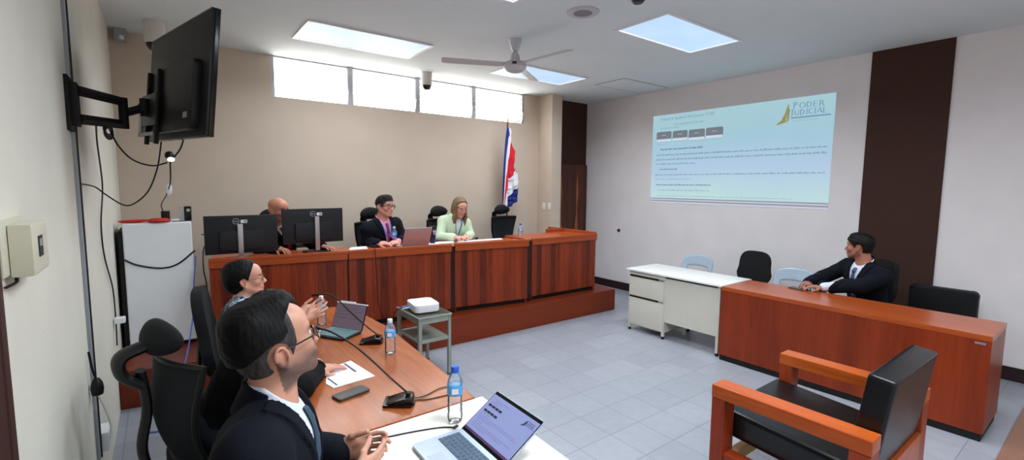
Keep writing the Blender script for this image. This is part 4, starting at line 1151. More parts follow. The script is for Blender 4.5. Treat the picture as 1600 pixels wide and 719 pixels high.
    def trousers(s, feet, m=None, knees=None):
        m = m or M_TROUSER
        hip = s.hip; knee = {}; 
        for q in (-1, 1):
            knee[q] = np.array(knees[q], float) if knees else hip + s.f * .43 + s.r * q * .11 + s.u * .0
            ft = np.array([knee[q][0], knee[q][1], feet]) + s.f * .02
            if knees is None or True:
                F = None
            s.__dict__.setdefault('ft', {})[q] = ft
        P = np.array([hip - s.f * .22 - s.r * .25, hip + s.r * .25, knee[-1], knee[1], s.ft[-1], s.ft[1]])
        lo = P.min(0) - .14; hi = P.max(0) + .14; lo[2] = feet + .04; hi[2] = hip[2] + .18
        F = Field(lo, hi, max(.009, s.res))
        F.ell(hip - s.u * .0, (.19, .17, .125), s.frame(), 0)
        for q in (-1, 1):
            F.cap(hip + s.r * q * .09, knee[q], .088, .066, .05); F.cap(knee[q], s.ft[q] + s.u * .08, .066, .052, .03)
        F.mesh('trousers', m, s.t)
        for q in (-1, 1):
            f = s.ft[q]; F = Field(f - .22 + np.array([0, 0, .20]), f + np.array([.22, .22, .13]), .008)
            F.cap(f + s.u * .042 - s.f * .05, f + s.u * .036 + s.f * .13, .040, .036, 0)
            F.cap(f + s.u * .05 - s.f * .05, f + s.u * .10 - s.f * .02, .040, .045, .03)
            z0 = feet + .003
            F.func(lambda D, X, Y, Z: np.maximum(D, z0 - Z))
            F.mesh('shoe', M_SHOE, s.t)
        return s
    def jacket(s, m, vtop=.075, vlen=.30, g=.026, upto=.93, name='suit_jacket', wr_=.006, lapel=True, waist=1.0, arm_r=(.047, .043, .037)):
        lo, hi = s.bounds(.13); lo[2] = s.hip[2] - .14
        F = Field(lo, hi, max(s.res, .005))
        s.torso(F, g, arm_r=arm_r, upto=upto, waist=waist)
        k = s.k; N, rt, fr, sp = s.N, s.rt, s.fr, s.spine; R3 = [rt, fr, sp]
        def f(D, X, Y, Z):
            dx, dy, dz = X - N[0], Y - N[1], Z - N[2]
            x = dx * rt[0] + dy * rt[1] + dz * rt[2]; y = dx * fr[0] + dy * fr[1] + dz * fr[2]; z = dx * sp[0] + dy * sp[1] + dz * sp[2]
            ax_ = np.abs(x)
            # cloth folds
            D = D + wr_ * (np.sin(38 * X + 17 * Z + 3 * np.sin(21 * Y)) * np.sin(31 * Y - 23 * Z + 2 * np.sin(17 * X))) * .5
            w = vtop * np.clip((z + vlen) / vlen, 0, 1.25)
            if lapel:
                lp = (y > 0) & (ax_ - w < .055 * np.clip((z + vlen) / vlen, .1, 1) * np.clip(1.6 + z / .12 * 1.0, .55, 1.0)) & (ax_ > w) & (z < .03) & (z > -vlen)
                D = D - .009 * lp
            v = np.maximum(np.maximum(ax_ - w, -(y - .0)), -(z + vlen))          # <0 in the V opening
            # neck hole
            rr = np.sqrt(x * x + (y - .002) ** 2)
            zc = z + .30 * y
            col = np.maximum(np.abs(rr - .080 * k - np.clip(-zc, 0, .08) * .25) - .006, np.maximum(zc - .022, np.maximum(-.07 - zc, y - .035)))
            D = np.minimum(D, col)
            nh = rr - .073 * k
            nh = np.maximum(nh, -(z + .035))
            v = np.minimum(v, nh)
            return np.maximum(D, -v)
        F.func(f)
        s.jo = F.mesh(name, m, s.t)
        return s
    def shirt(s, m, g=.012, collar=True, name='shirt', neck_r=.068, upto=.97, sleeves=True, top=.026, tilt=.62):
        lo, hi = s.bounds(.12); lo[2] = s.hip[2] - .06
        F = Field(lo, hi, max(s.res, .005))
        s.torso(F, g, arm_r=(.045, .038, .030), upto=upto, sleeves=sleeves)
        N, rt, fr, sp = s.N, s.rt, s.fr, s.spine; k = s.k
        def f(D, X, Y, Z):
            dx, dy, dz = X - N[0], Y - N[1], Z - N[2]
            x = dx * rt[0] + dy * rt[1] + dz * rt[2]; y = dx * fr[0] + dy * fr[1] + dz * fr[2]; z = dx * sp[0] + dy * sp[1] + dz * sp[2]
            rr = np.sqrt(x * x + (y + .004) ** 2)
            if collar:
                zz = z + tilt * np.maximum(y, -.015)                                       # collar dips to the front
                ring = np.maximum(np.abs(rr - (neck_r + .006) * k - np.clip(-zz, 0, .04) * .35) - .0055, np.maximum(zz - top, -.06 - zz))
                ring = np.maximum(ring, -(np.maximum(np.abs(x) - .012 - .25 * np.clip(z + .05, 0, 1), -(y - .03))))
                D = np.minimum(D, ring)
            return np.maximum(D, -(np.maximum(rr - (neck_r - .004) * k, -(z + .03 + .3 * np.clip(y, 0, 1)))))
        F.func(f)
        s.sF = F; F.mesh(name, m, s.t); return s
    def front(s, z, x=0.0):
        F = s.sF
        for y in np.arange(.30, -.05, -.003):
            p = s.N + s.rt * x + s.fr * y + s.spine * z; i = np.round((p - F.lo) / F.h).astype(int)
            if (i < 0).any() or (i >= F.n).any(): continue
            if F.D[tuple(i)] < 0: return y
        return .06
    def tie(s, m, w=.034, length=.36, g=.026, name='tie', y0=.0):
        """follows the shirt front"""
        A = []; hl = np.linalg.norm(s.N - s.hip)
        bm = bmesh.new(); prev = None
        pts = []
        for i in range(15):
            t = i / 14; z = -.028 - t * length
            # depth of the chest front at this height
            tt = 1 + z / hl
            yy = s.front(z) / s.k + .008
            pts.append((z, yy, (.018 if i == 0 else .022 if i == 1 else .013 if i == 2 else .014 + (w - .014) * t)))
        rings = []
        for z, yy, ww in pts:
            c = s.N + s.spine * z + s.fr * yy * s.k
            rings.append([bm.verts.new(c + s.rt * a * ww + s.fr * b) for a, b in ((-1, 0), (-.6, .007), (.6, .007), (1, 0), (.6, -.006), (-.6, -.006))])
        for i in range(len(rings) - 1):
            for j in range(6): bm.faces.new((rings[i][j], rings[i][(j + 1) % 6], rings[i + 1][(j + 1) % 6], rings[i + 1][j]))
        bm.faces.new(rings[0][::-1]); bm.faces.new(rings[-1])
        s.wear(obj(name, bm, m, s.t, True)); return s
    def glasses(s, m, rw=.024, rh=.017, thin=.0016, round_=False, temple=.0022, dy=.0):
        k = s.k; M = Matrix([list(r) for r in s.M])
        b = B(); ln = B()
        for q in (-1, 1):
            pts = []; n = 24
            for i in range(n + 1):
                a = 2 * PI * i / n; e = 1.0 if round_ else .6
                c, sn = math.cos(a), math.sin(a)
                x = q * .033 + rw * math.copysign(abs(c) ** e, c); z = -.001 + rh * math.copysign(abs(sn) ** e, sn)
                pts.append((x * k, (.1065 + dy - 4.5 * max(0, abs(x) - .03) ** 2 * 2) * k, z * k))
            b.tube(pts, thin, 6)
            cc = [Vector(p) for p in pts[:-1]]; vs = [ln.bm.verts.new(p) for p in cc]
            ctr = ln.bm.verts.new(Vector((q * .033 * k, (.1075 + dy) * k, -.001 * k)))
            for i in range(len(vs)): ln.bm.faces.new((ctr, vs[i], vs[(i + 1) % len(vs)]))
            b.tube([(q * (.033 + rw) * k, (.1035 + dy) * k, .006 * k), (q * .070 * k, .088 * k, .007 * k), (q * .0795 * k, .02 * k, .008 * k), (q * .083 * k, -.008 * k, .016 * k), (q * .080 * k, -.028 * k, .004 * k)], temple, 6, sm=5)
        b.tube([(-.010 * k, (.107 + dy) * k, .004 * k), (0, (.110 + dy) * k, .006 * k), (.010 * k, (.107 + dy) * k, .004 * k)], thin, 6, sm=4)
        b.bm.transform(M); g = s.wear(b.make('glasses', m, s.t))
        ln.bm.transform(M); lo = ln.make('lens', M_LENS, g); return s
    def hair(s, m, region, g=.012, extra=None, name='hair', res=None, amp=.0018, box_=(.13, .16, .15), zlo=-.13, freq=170):
        """region(x,y,z) < 0 where hair grows (head-local metres / k)"""
        h = (res or max(.0032, s.res * .8)) / s.k
        F = Field((-box_[0], -box_[1], zlo), (box_[0], .13, box_[2]), h)
        F.ell((0, -.014, .042), (.075 + g, .096 + g, .084 + g), None, 0)
        F.ell((0, .060, .045), (.058 + g * .7, .040 + g * .7, .050 + g), None, .03)
        F.ell((0, -.02, -.01), (.066 + g * .7, .075 + g, .075), None, .03)
        if extra: extra(F)
        def f(D, X, Y, Z):
            a = np.arctan2(X, Y + .02)
            D = D + amp * np.sin(freq * (X * .7 + .5 * Z) + 9 * np.sin(30 * Y)) * np.sin(freq * .6 * (Y - .4 * X) + 4 * np.sin(40 * Z))
            return np.maximum(D, region(X, Y, Z))
        F.func(f)
        o = F.mesh(name, m, None)
        if o is None: return s
        me = o.data; me.transform(Matrix([list(r) for r in s.M]) @ Matrix.Scale(s.k, 4)); o.parent = s.t; o.matrix_parent_inverse = Matrix.Translation(-s.t.location)
        return s
# ------------------------------------------------------------------ people
M_BLACKHAIR = hair_mat('black hair', (9, 8, 9), .6)
M_DARKHAIR = hair_mat('dark brown hair', (26, 19, 17), .6)
M_BROWNHAIR = hair_mat('light brown hair', (128, 102, 74))
M_GREYFADE = hair_mat('short greying hair', (72, 66, 66), .6)
M_RIM_DARK = mat('dark spectacle rim', (22, 18, 22), rough=.25)
M_RIM_GOLD = mat('gold spectacle rim', (170, 140, 90), rough=.25, metal=.7)
M_RIM_PINK = mat('pale pink spectacle rim', (205, 140, 140), rough=.3)
def stripes(name, base, cols, freq=40, ang=(1, 0, 1)):
    m, n, l, b = new_mat(name)
    tc = n.new('ShaderNodeTexCoord'); wv = n.new('ShaderNodeTexWave'); wv.inputs['Scale'].default_value = freq
    mp = n.new('ShaderNodeMapping'); mp.inputs['Rotation'].default_value = ang; l.new(tc.outputs['Object'], mp.inputs['Vector']); l.new(mp.outputs[0], wv.inputs['Vector'])
    rp = n.new('ShaderNodeValToRGB'); rp.color_ramp.interpolation = 'CONSTANT'
    rp.color_ramp.elements[0].color = lin(base) + (1,); rp.color_ramp.elements[1].position = .62; rp.color_ramp.elements[1].color = lin(cols[0]) + (1,)
    for i, c in enumerate(cols[1:]):
        e = rp.color_ramp.elements.new(.62 + .15 * (i + 1)); e.color = lin(c) + (1,)
    l.new(wv.outputs['Fac'], rp.inputs['Fac']); l.new(rp.outputs['Color'], b.inputs['Base Color']); b.inputs['Roughness'].default_value = .5
    return m
M_TIE_GREY = mat('slate blue tie', (52, 74, 92), rough=.55, bump=.3, bscale=500)
M_TIE_PURPLE = stripes('purple tie', (120, 34, 92), [(70, 40, 110)], 9)
M_TIE_RED = mat('dark red tie', (150, 24, 38), rough=.5)
M_TIE_STRIPE = stripes('striped blue tie', (28, 38, 74), [(150, 178, 200), (40, 60, 110)], 7, (.6, .3, .9))
M_LANYARD = mat('blue lanyard', (60, 110, 200), rough=.5)

def men_region(front=.055, side=-.01, back=-.055, temple=.0):
    def r(x, y, z):
        ax = np.abs(x)
        # face cut: everything in front of a slanted line below the hairline
        line = np.where(y > .02, side + (front - side) * np.clip((y - .02) / .06, 0, 1) + .0, np.where(y < -.03, back, side * 1.0))
        line = np.where((y <= .02) & (y >= -.03), side, line)
        line = line + temple * np.clip(1 - np.abs(ax - .062) / .02, 0, 1) * (y > .02)
        ear = .032 - np.sqrt((y + .014) ** 2 + (z + .010) ** 2 * .55) * (ax > .055) - (ax <= .055) * 1.0
        return np.maximum(line - z, ear)
    return r

# --- 1 man in the foreground
A = Person('man in a dark suit and glasses in profile, seated nearest in the foreground', (.242, 1.475, 1.246), (10, 15, 0), (.12, 1.42, .475), -20, res=.0040, k=1.05, tone=(208, 156, 132), sw=.19, jaw=1.08)
A.set_arm(1, (.455, 1.435, .775), (.9, .42, .10), (-.3, .85, .2), pole=(-.2, -.9, -.9), curl=.42, spread=.08, elbow=(.22, 1.20, .82))
A.set_arm(-1, (.455, 1.60, .785), (.92, -.30, .14), (.2, -.85, .1), pole=(-.1, .8, -.9), curl=.50, spread=.06, elbow=(.24, 1.74, .80))
A.body(stubble=.85)
A.trousers(0.0)
A.jacket(M_SUIT_NAVY, vtop=.092, vlen=.38, g=.024, upto=.93, wr_=.003)
A.shirt(M_SHIRT, g=.014, upto=.985, neck_r=.066, top=.030)
A.tie(M_TIE_GREY, w=.042, length=.38)
A.hair(M_BLACKHAIR, lambda x, y, z: np.maximum(.040 + .75 * np.clip(y - .0, 0, 1) - z - .55 * np.clip(-y - .03, 0, .07), y - .022 - .9 * np.clip(z - .085, 0, 1)), g=.017, amp=.0007, freq=420, extra=lambda F: (F.ell((0, .03, .115), (.066, .06, .032), None, .03), F.ell((0, -.05, .10), (.07, .06, .045), None, .03)))
A.hair(M_GREYFADE, lambda x, y, z: np.maximum(men_region(.075, -.022, -.075)(x, y, z), y - .040 - .05 * np.clip(z - .02, 0, 1)), g=.0055, name='short_side_hair', amp=.0008)
A.glasses(M_RIM_DARK, rw=.0245, rh=.019, thin=.0013, temple=.0026)

# --- 2 the person hidden behind him: dark hair, dark sleeve, one hand on the table
Bp = Person('person mostly hidden behind the foreground man, dark sleeve and one hand resting on the table', (.395, 2.45, 1.075), (12, -4, 0), (.20, 2.52, .475), 5, res=.0055, k=.97, tone=(205, 150, 126), sw=.175)
Bp.set_arm(1, (.575, 2.415, .775), (.93, .30, -.02), (0, .1, -1), pole=(-.2, -1, -.6), curl=.28, spread=.10, side=-1, elbow=(.45, 2.20, .80))
Bp.set_arm(-1, (.50, 2.62, .775), (.93, -.2, -.05), (0, 0, -1), pole=(-.2, 1, -.6), curl=.3, side=1)
Bp.body(); Bp.trousers(0.0)
Bp.jacket(M_SUIT_BLACK, vtop=.06, vlen=.26, g=.026, upto=.90)
Bp.shirt(M_SHIRT, g=.012, upto=.93)
Bp.hair(M_DARKHAIR, men_region(.070, -.02, -.06), g=.016, amp=.003)

# --- 3 woman in the patterned blouse
def blouse_mat():
    m, n, l, b = new_mat('navy and white patterned blouse')
    tc = n.new('ShaderNodeTexCoord'); nz = n.new('ShaderNodeTexNoise'); nz.inputs['Scale'].default_value = 22; nz.inputs['Detail'].default_value = 1.5; nz.inputs['Distortion'].default_value = 1.6
    l.new(tc.outputs['Object'], nz.inputs['Vector'])
    rp = n.new('ShaderNodeValToRGB'); rp.color_ramp.interpolation = 'CONSTANT'
    rp.color_ramp.elements[0].color = lin((24, 34, 72)) + (1,); rp.color_ramp.elements[1].position = .49; rp.color_ramp.elements[1].color = lin((196, 208, 216)) + (1,)
    e = rp.color_ramp.elements.new(.60); e.color = lin((50, 70, 116)) + (1,)
    l.new(nz.outputs['Fac'], rp.inputs['Fac']); l.new(rp.outputs['Color'], b.inputs['Base Color']); b.inputs['Roughness'].default_value = .7
    return m
M_BLOUSE = blouse_mat()
W = Person('woman with dark pinned-up hair, glasses and a navy and white patterned blouse, gesturing', (.405, 3.385, 1.10), (-10, 6, 0), (.33, 3.32, .475), -8, res=.0052, k=.93, tone=(220, 166, 142), female=True, sw=.165)
W.set_arm(1, (.69, 3.06, .875), (.86, .12, .34), (.10, .95, .30), pole=(-.3, -.6, -1), curl=.16, spread=.30, thumb=.1)
W.set_arm(-1, (.70, 3.24, .87), (.90, -.10, .25), (.12, -.9, .35), pole=(-.3, .6, -1), curl=.20, spread=.25, thumb=.1)
W.body(); W.trousers(0.0)
W.shirt(M_BLOUSE, g=.020, collar=False, name='blouse', upto=.55, neck_r=.064)
W.hair(M_BLACKHAIR, lambda x, y, z: np.maximum(np.maximum(-.085 - z, y - .030 - .42 * (z - .03)), np.minimum(np.maximum(y + .034 - .0, 0) * 1.0, .004) * 0 + (.024 - np.sqrt((y + .006) ** 2 + (z + .010) ** 2 * .6)) * (np.abs(x) > .055) - (np.abs(x) <= .055)), g=.018, amp=.0015,
       extra=lambda F: (F.ell((0, -.085, .01), (.072, .055, .075), None, .04), F.ell((0, -.07, .08), (.07, .06, .05), None, .03), F.ell((0, -.07, -.05), (.05, .04, .045), None, .03)))
W.glasses(M_RIM_GOLD, rw=.023, rh=.020, thin=.0014, round_=True)

# --- 4 bald man behind the monitors
D4 = Person('bald man in a black suit and red tie, half hidden behind the two monitors', (.93, 5.17, 1.447), (-58, -5, 0), (1.0, 5.42, .745), -62, res=.0065, k=1.0, tone=(202, 142, 116), sw=.185)
D4.set_arm(-1, (1.30, 5.00, 1.070), (.45, -.85, -.02), (0, 0, -1), curl=.35, side=1, elbow=(1.28, 5.26, 1.06))
D4.set_arm(1, (.90, 5.02, 1.070), (.35, -.9, 0), (0, 0, -1), curl=.35, side=-1)
D4.body(stubble=.4); D4.trousers(.291)
D4.jacket(M_SUIT_BLACK, vtop=.06, vlen=.30, g=.022, upto=.92); D4.shirt(M_SHIRT, g=.013, neck_r=.066); D4.tie(M_TIE_RED, w=.034, length=.34)

# --- 5 man with glasses and pink shirt
E5 = Person('man in glasses, navy suit, pink shirt and purple tie at the bench', (2.02, 5.11, 1.462), (-66, 1, 0), (2.02, 5.30, .745), -78, res=.0062, k=1.0, tone=(212, 158, 136), sw=.19)
E5.set_arm(1, (1.86, 4.93, 1.070), (.85, -.4, .05), (.2, .3, -1), curl=.45, side=-1, elbow=(1.83, 5.17, 1.065))
E5.set_arm(-1, (2.10, 4.92, 1.070), (-.85, -.35, .05), (-.2, .3, -1), curl=.45, side=1, elbow=(2.25, 5.13, 1.065))
E5.body(); E5.trousers(.291)
E5.jacket(M_SUIT_NAVY, vtop=.066, vlen=.40, g=.022, upto=.92); E5.shirt(M_PINK, g=.015, neck_r=.066, upto=.97); E5.tie(M_TIE_PURPLE, w=.034, length=.36)
E5.hair(M_GREYFADE, men_region(.060, -.005, -.05), g=.005, name='short_side_hair', amp=.0005)
E5.hair(M_DARKHAIR, men_region(.072, .040, .02), g=.010, amp=.0015, extra=lambda F: F.ell((0, .045, .105), (.058, .04, .03), None, .03))
E5.glasses(M_RIM_DARK, rw=.026, rh=.019, thin=.0026, temple=.003)
def lanyard(P, m, length=.30, wd=.065):
    b = B(); N, rt, fr, sp = (Vector(v) for v in (P.N, P.rt, P.fr, P.spine))
    for q in (-1, 1):
        pts = [N + rt * q * .062 + fr * .02]
        for i in range(1, 9):
            z = -length * i / 8; x = q * wd * (1 - i / 8) * (1.0 if i > 1 else .98) + q * .004
            pts.append(N + rt * x + fr * (P.front(z, x) + .006) + sp * z)
        b.tube(pts, .0065, 6, sm=2, flat=(1, .5))
    P.wear(b.make('lanyard', m, P.t))
lanyard(E5, M_LANYARD, .34, .058)

# --- 6 woman in the mint blazer
M_MINT = mat('mint green blazer', (206, 224, 192), rough=.8, var=.03, bump=.2, bscale=300)
M_TEE = mat('pale blouse', (214, 220, 226), rough=.8)
F6 = Person('woman with long light brown hair, headset and a mint green blazer, looking down at papers', (3.005, 5.12, 1.43), (-90, -22, 0), (2.95, 5.32, .745), -93, res=.0062, k=.96, tone=(222, 168, 146), female=True, sw=.168)
F6.set_arm(1, (2.83, 4.93, 1.078), (.92, -.25, .0), (.1, .3, -1), curl=.38, side=-1, elbow=(2.74, 5.15, 1.065))
F6.set_arm(-1, (3.02, 4.94, 1.078), (-.90, -.30, .02), (-.1, .3, -1), curl=.45, side=1, elbow=(3.17, 5.13, 1.065))
F6.body(); F6.trousers(.291)
F6.jacket(M_MINT, vtop=.066, vlen=.34, g=.020, name='blazer', upto=.86, wr_=.004); F6.shirt(M_TEE, g=.012, collar=False, name='top', neck_r=.07, sleeves=False)
F6.hair(M_BROWNHAIR, lambda x, y, z: np.maximum(y - .050 - .50 * (z - .075) * (z > .0) + .5 * .0 + np.where(np.abs(x) > .056, -.035, .0) * (z < .05), -.275 - z) + np.where((y > .02) & (np.abs(x) < .048) & (z < .055), .05, 0), g=.016, amp=.0012, zlo=-.29, freq=380,
       extra=lambda F: [F.cap((q * .072, .0, .02), (q * .078, .055, -.12), .026, .030, .03) for q in (-1, 1)] + [F.cap((q * .078, .055, -.12), (q * .072, .080, -.25), .030, .018, .02) for q in (-1, 1)] + [F.ell((0, -.06, -.06), (.085, .05, .12), None, .04)], box_=(.14, .16, .15))
F6.glasses(M_RIM_PINK, rw=.023, rh=.019, thin=.0017)
lanyard(F6, mat('slate lanyard', (70, 110, 140), rough=.5), .30, .05)
Mh = Matrix([list(r) for r in F6.M])
hs = B().tube([(-.084, -.01, 0), (-.088, .03, -.035), (-.055, .095, -.062), (-.03, .115, -.066)], .0025, 6, sm=5).ball((-.026, .118, -.066), (.013, .009, .009)); hs.bm.transform(Mh)
F6.wear(hs.make('headset_microphone', M_BLACK, F6.t))

# --- 7 man at the right-hand desk
G7 = Person('man in navy suit and striped tie seated at the right-hand desk, facing the slide', (5.245, 1.53, 1.165), (88, 1, 0), (5.40, 1.47, .465), 152, res=.0062, k=1.0, tone=(168, 114, 94), sw=.185)
G7.set_arm(-1, (4.96, 1.72, .785), (-.55, .80, .0), (-.1, .1, -1), curl=.45, side=1, elbow=(5.02, 1.44, .84))
G7.set_arm(1, (5.07, 1.88, .785), (-.90, -.25, .02), (-.1, .1, -1), curl=.5, side=-1, elbow=(5.30, 1.84, .82))
G7.body(stubble=.3); G7.trousers(0.0)
G7.jacket(M_SUIT_NAVY, vtop=.062, vlen=.34, g=.024, upto=.93); G7.shirt(M_SHIRT, g=.014, neck_r=.068, upto=.97); G7.tie(M_TIE_STRIPE, w=.036, length=.34)
G7.hair(M_DARKHAIR, men_region(.060, -.005, -.045), g=.006, name='short_side_hair', amp=.0005)
G7.hair(M_BLACKHAIR, men_region(.068, .040, .02), g=.012, amp=.0015, extra=lambda F: F.ell((0, .03, .108), (.06, .05, .028), None, .03))
def D3(px, py, d):
    r_ = ray(px, py); return Vector((0, 0, CAM_H)) + r_ / CAM_F * d
# ------------------------------------------------------------------ television on its wall arm
def wire(name, label, pts, r=.004, m=None, cat='cable', sm=8):
    b = B().tube(pts, r, 8, sm=sm); o = b.make(name, m or M_CABLE)
    return tag(o, label, cat)
TVW, TVH = 1.07, .63
tv = thing('television', 'flat black television seen from behind on a wall arm', 'television', (0.100, 3.292, 2.2727), 0)
TVM = Matrix.Rotation(1.8048, 4, 'Z') @ Matrix.Rotation(.0894, 4, 'X') @ Matrix.Rotation(-.0262, 4, 'Y')
def tvp(b, name, m, par=tv, smooth=True):
    b.bm.transform(TVM); return b.make(name, m, par, smooth)
# local: x across, z up, +y = towards the viewer side (back of the set)
M_TVBACK = mat('television back plastic', (15, 15, 21), rough=.5, var=.1)
tvp(B().box(-TVW / 2, TVW / 2, -.03, -.006, -TVH / 2, TVH / 2, bev=.004), 'screen_panel', M_BLACKGLOSS)
tvp(B().box(-TVW / 2 + .004, TVW / 2 - .004, -.006, .006, -TVH / 2 + .004, TVH / 2 - .004, bev=.004).prism(rrect(.86, .36, .05, 5, 0, -.10), .0, .042, 'Y', bev=.008), 'rear_cover', M_TVBACK)
tvp(B().box(TVW / 2 - .004, TVW / 2 + .001, -.031, .007, -TVH / 2, TVH / 2).box(-TVW / 2, TVW / 2, -.031, .007, TVH / 2 - .003, TVH / 2 + .001), 'bezel', M_SILVER)
for x in (.13, .33): tvp(B().box(x - .016, x + .016, .042, .062, -.345, .08, bev=.003), 'mount_rail', M_BLACKMATTE)
tvp(B().box(.08, .38, .062, .075, -.24, -.06, bev=.003), 'mount_plate', M_DGREY)
tvp(B().box(.10, .42, .075, .078, -.30, -.28).box(.36, .42, .06, .078, -.30, -.10), 'cable_tray', M_GREY)
tvp(B().box(-.36, -.30, .042, .045, -.22, -.19), 'rating_sticker', M_GREY)
hub = TVM @ Vector((.23, .09, -.14)) + tv.location
ar = thing('wall_bracket', 'black folding wall bracket carrying the television', 'bracket', (XL, 3.0, 2.1))
o = Vector((XL, 3.0, 2.1))
wp = at_x(111, 163, XL + .012); wp.x = XL
B().box(0, .014, -.08, .07, -.125, .125, bev=.004, M=T(*(wp - o))).make('wall_plate', M_BLACKMATTE, ar)
B().box(.012, .04, -.035, .045, -.10, .10, bev=.006, M=T(*(wp - o))).make('hinge_block', M_BLACKMATTE, ar)
elb = D3(193, 177, 2.62)
for dz in (.066, -.066):
    B().tube([wp + Vector((.04, .0, dz)) - o, elb + Vector((0, 0, dz * .95)) - o], .021, 4, flat=(.7, 1.15), up=(0, 0, 1)).make('arm_tube', M_BLACKMATTE, ar)
B().tube([elb + Vector((0, 0, -.085)) - o, elb + Vector((0, 0, .085)) - o], .022, 12).make('elbow_post', M_BLACKMATTE, ar)
B().tube([elb - o, hub - o], .020, 4, flat=(.7, 1.1), up=(0, 0, 1)).make('arm_tube', M_BLACKMATTE, ar)
B().tube([hub + Vector((0, 0, -.05)) - o, hub + Vector((0, 0, .05)) - o], .025, 12).ball(hub - o, .035).make('swivel_head', M_BLACKMATTE, ar)
bb = B()
for k in range(3):
    c = (wp + elb) / 2 + Vector((.03, .05, -.095))
    bb.tube([c + Vector((.012 * math.cos(a), .06 * math.cos(a) + .01 * k, .03 * math.sin(a) - .01 * k)) - o for a in [i * PI / 6 for i in range(13)]], .006, 6)
bb.make('cable_bundle', M_CABLE, ar)

# cables hanging from the arm and the set
wire('cable', 'long black cable hanging from the wall bracket down the left wall', [at_x(px, py, x) for px, py, x in ((150, 194, -.28), (152, 225, -.30), (160, 290, -.315), (158, 350, -.318), (163, 400, -.318), (176, 450, -.318), (181, 500, -.318), (183, 540, -.318))], .0045)
wire('cable', 'black cable looping from the bracket to the small lit lamp', [D3(170, 200, 2.697), D3(185, 228, 2.739), D3(208, 250, 2.78), D3(238, 259, 2.822), D3(262, 254, 2.839)], .0045)
wire('cable', 'thin black cable drooping from the television down to the left wall', [D3(252, 222, 2.697), D3(246, 262, 2.739), D3(232, 298, 2.739), D3(210, 318, 2.697), D3(192, 320, 2.656), D3(165, 304, 2.614), D3(148, 292, 2.573), at_x(125, 287, -.325)], .004)
wire('cable', 'short black cable from the television to the small lit lamp', [D3(288, 214, 2.739), D3(282, 232, 2.78), D3(272, 246, 2.822)], .0045)
lp = D3(265, 243, 2.864)
wl = thing('work_lamp', 'small black clip lamp with a bright white light below the television', 'lamp', lp)
B().ball((0, 0, 0), .026).make('lamp_head', M_BLACK, wl)
B().lathe([(.017, 0), (.017, .006), (.001, .008)], M=Matrix.Translation((.006, -.012, -.022)) @ RX(150)).make('lamp_lens', mat('lit lamp lens', (255, 255, 255), emit=(245, 250, 255), estr=14), wl)
P0 = D3(266, 258, 2.9); F0 = Vector((.03, 5.10, 1.378))
wire('cable', 'black cable with a white inline switch running from the lit lamp to the refrigerator top', [lp + Vector((0, 0, -.02)), P0, D3(266, 285, 3.12), D3(260, 305, 3.5), D3(252, 322, 3.9), F0 + Vector((0, 0, .012))], .0045)
q = D3(264, 296, 3.3)
tag(B().ball(q, (.018, .018, .042)).make('inline_switch', M_WHITE), 'white inline switch on the cable above the refrigerator', 'switch')

# things on the refrigerator
ft = 1.374 + .0015
cl = at_z(232, 341, ft + .02)
t = thing('red_cloth', 'folded red cloth lying on the refrigerator, left part', 'cloth', (cl.x - .09, 5.02, ft))
b = bmesh.new()
for (x, y, z, rx_, ry_, rz_) in ((0, 0, .014, .10, .05, .013), (-.05, .01, .012, .06, .04, .011), (.05, -.01, .016, .05, .045, .012)): ball(b, (x, y, z), (rx_, ry_, rz_), u=20, v=10)
obj('cloth_body', b, M_RED, t, True, 180)
t = thing('red_pouch', 'rounded red zipped pouch lying on the refrigerator beside the black box', 'pouch', (cl.x + .075, 5.0, ft))
B().lathe([(.001, 0), (.07, .002), (.085, .012), (.08, .024), (.05, .033), (.001, .036)], seg=28).make('pouch_body', M_RED, t)
B().lathe([(.0855, .011), (.087, .0125), (.0855, .014)], seg=28).make('zip', M_BLACK, t)
q = at_y(258, 328, 5.10)
t = thing('camera_box', 'small black square box on the refrigerator below the hanging cable', 'box', (q.x, 5.12, ft))
B().box(-.032, .032, -.03, .03, 0, .088, bev=.004).make('box_body', M_BLACK, t)
q = at_y(290, 328, 5.05)
t = thing('desktop_speaker', 'small upright grey and black speaker on the refrigerator', 'speaker', (q.x, 5.08, ft), 0)
B().box(-.045, -.008, -.04, .045, 0, .125, bev=.006, M=RZ(-6)).make('speaker_cabinet', M_SILVER, t)
B().box(-.008, .045, -.045, .045, 0, .13, bev=.010, M=RZ(-6)).make('speaker_front', M_BLACKGLOSS, t)
B().lathe([(.014, 0), (.014, .003), (.001, .004)], (.018, -.046, .095), M=RX(90)).make('speaker_cone', M_SILVER, t)
t = thing('stylus', 'thin grey pen lying on the refrigerator edge', 'pen', (.12, 4.98, ft + .004), 10)
B().tube([(-.06, 0, 0), (.05, 0, 0), (.06, 0, 0)], .0035, 8).make('barrel', M_DGREY, t)

# ------------------------------------------------------------------ left wall fittings
t = thing('cable_channel', 'grey plastic cable channel running down the left wall', 'conduit', (XL, 3.08, 0))
B().box(0, .012, -.035, .012, .30, CEIL - .004, bev=.002).make('trunking', mat('grey trunking', (150, 155, 160), rough=.45), t)
B().box(0, .018, .014, .022, .30, CEIL - .004).make('dark_cable', M_DGREY, t)
t = thing('socket_box', 'white double socket box low on the left wall by the plugs', 'socket', (XL, 3.20, .36))
B().box(0, .045, -.07, .07, -.05, .05, bev=.004).make('socket_body', M_WHITE, t)
for y in (-.035, .035): B().box(.045, .047, y - .02, y + .02, -.02, .02).make('socket_face', M_GREY, t)
t = thing('white_plug', 'white plug adaptor at the wall behind the headrest', 'plug', at_x(188, 500, XL + .04))
B().box(-.03, .03, -.035, .035, -.02, .02, bev=.008).make('plug_body', M_WHITE, t)
q = at_x(152, 607, XL + .03)
t = thing('power_plug', 'black power plug hanging on a short cord on the left wall', 'plug', q)
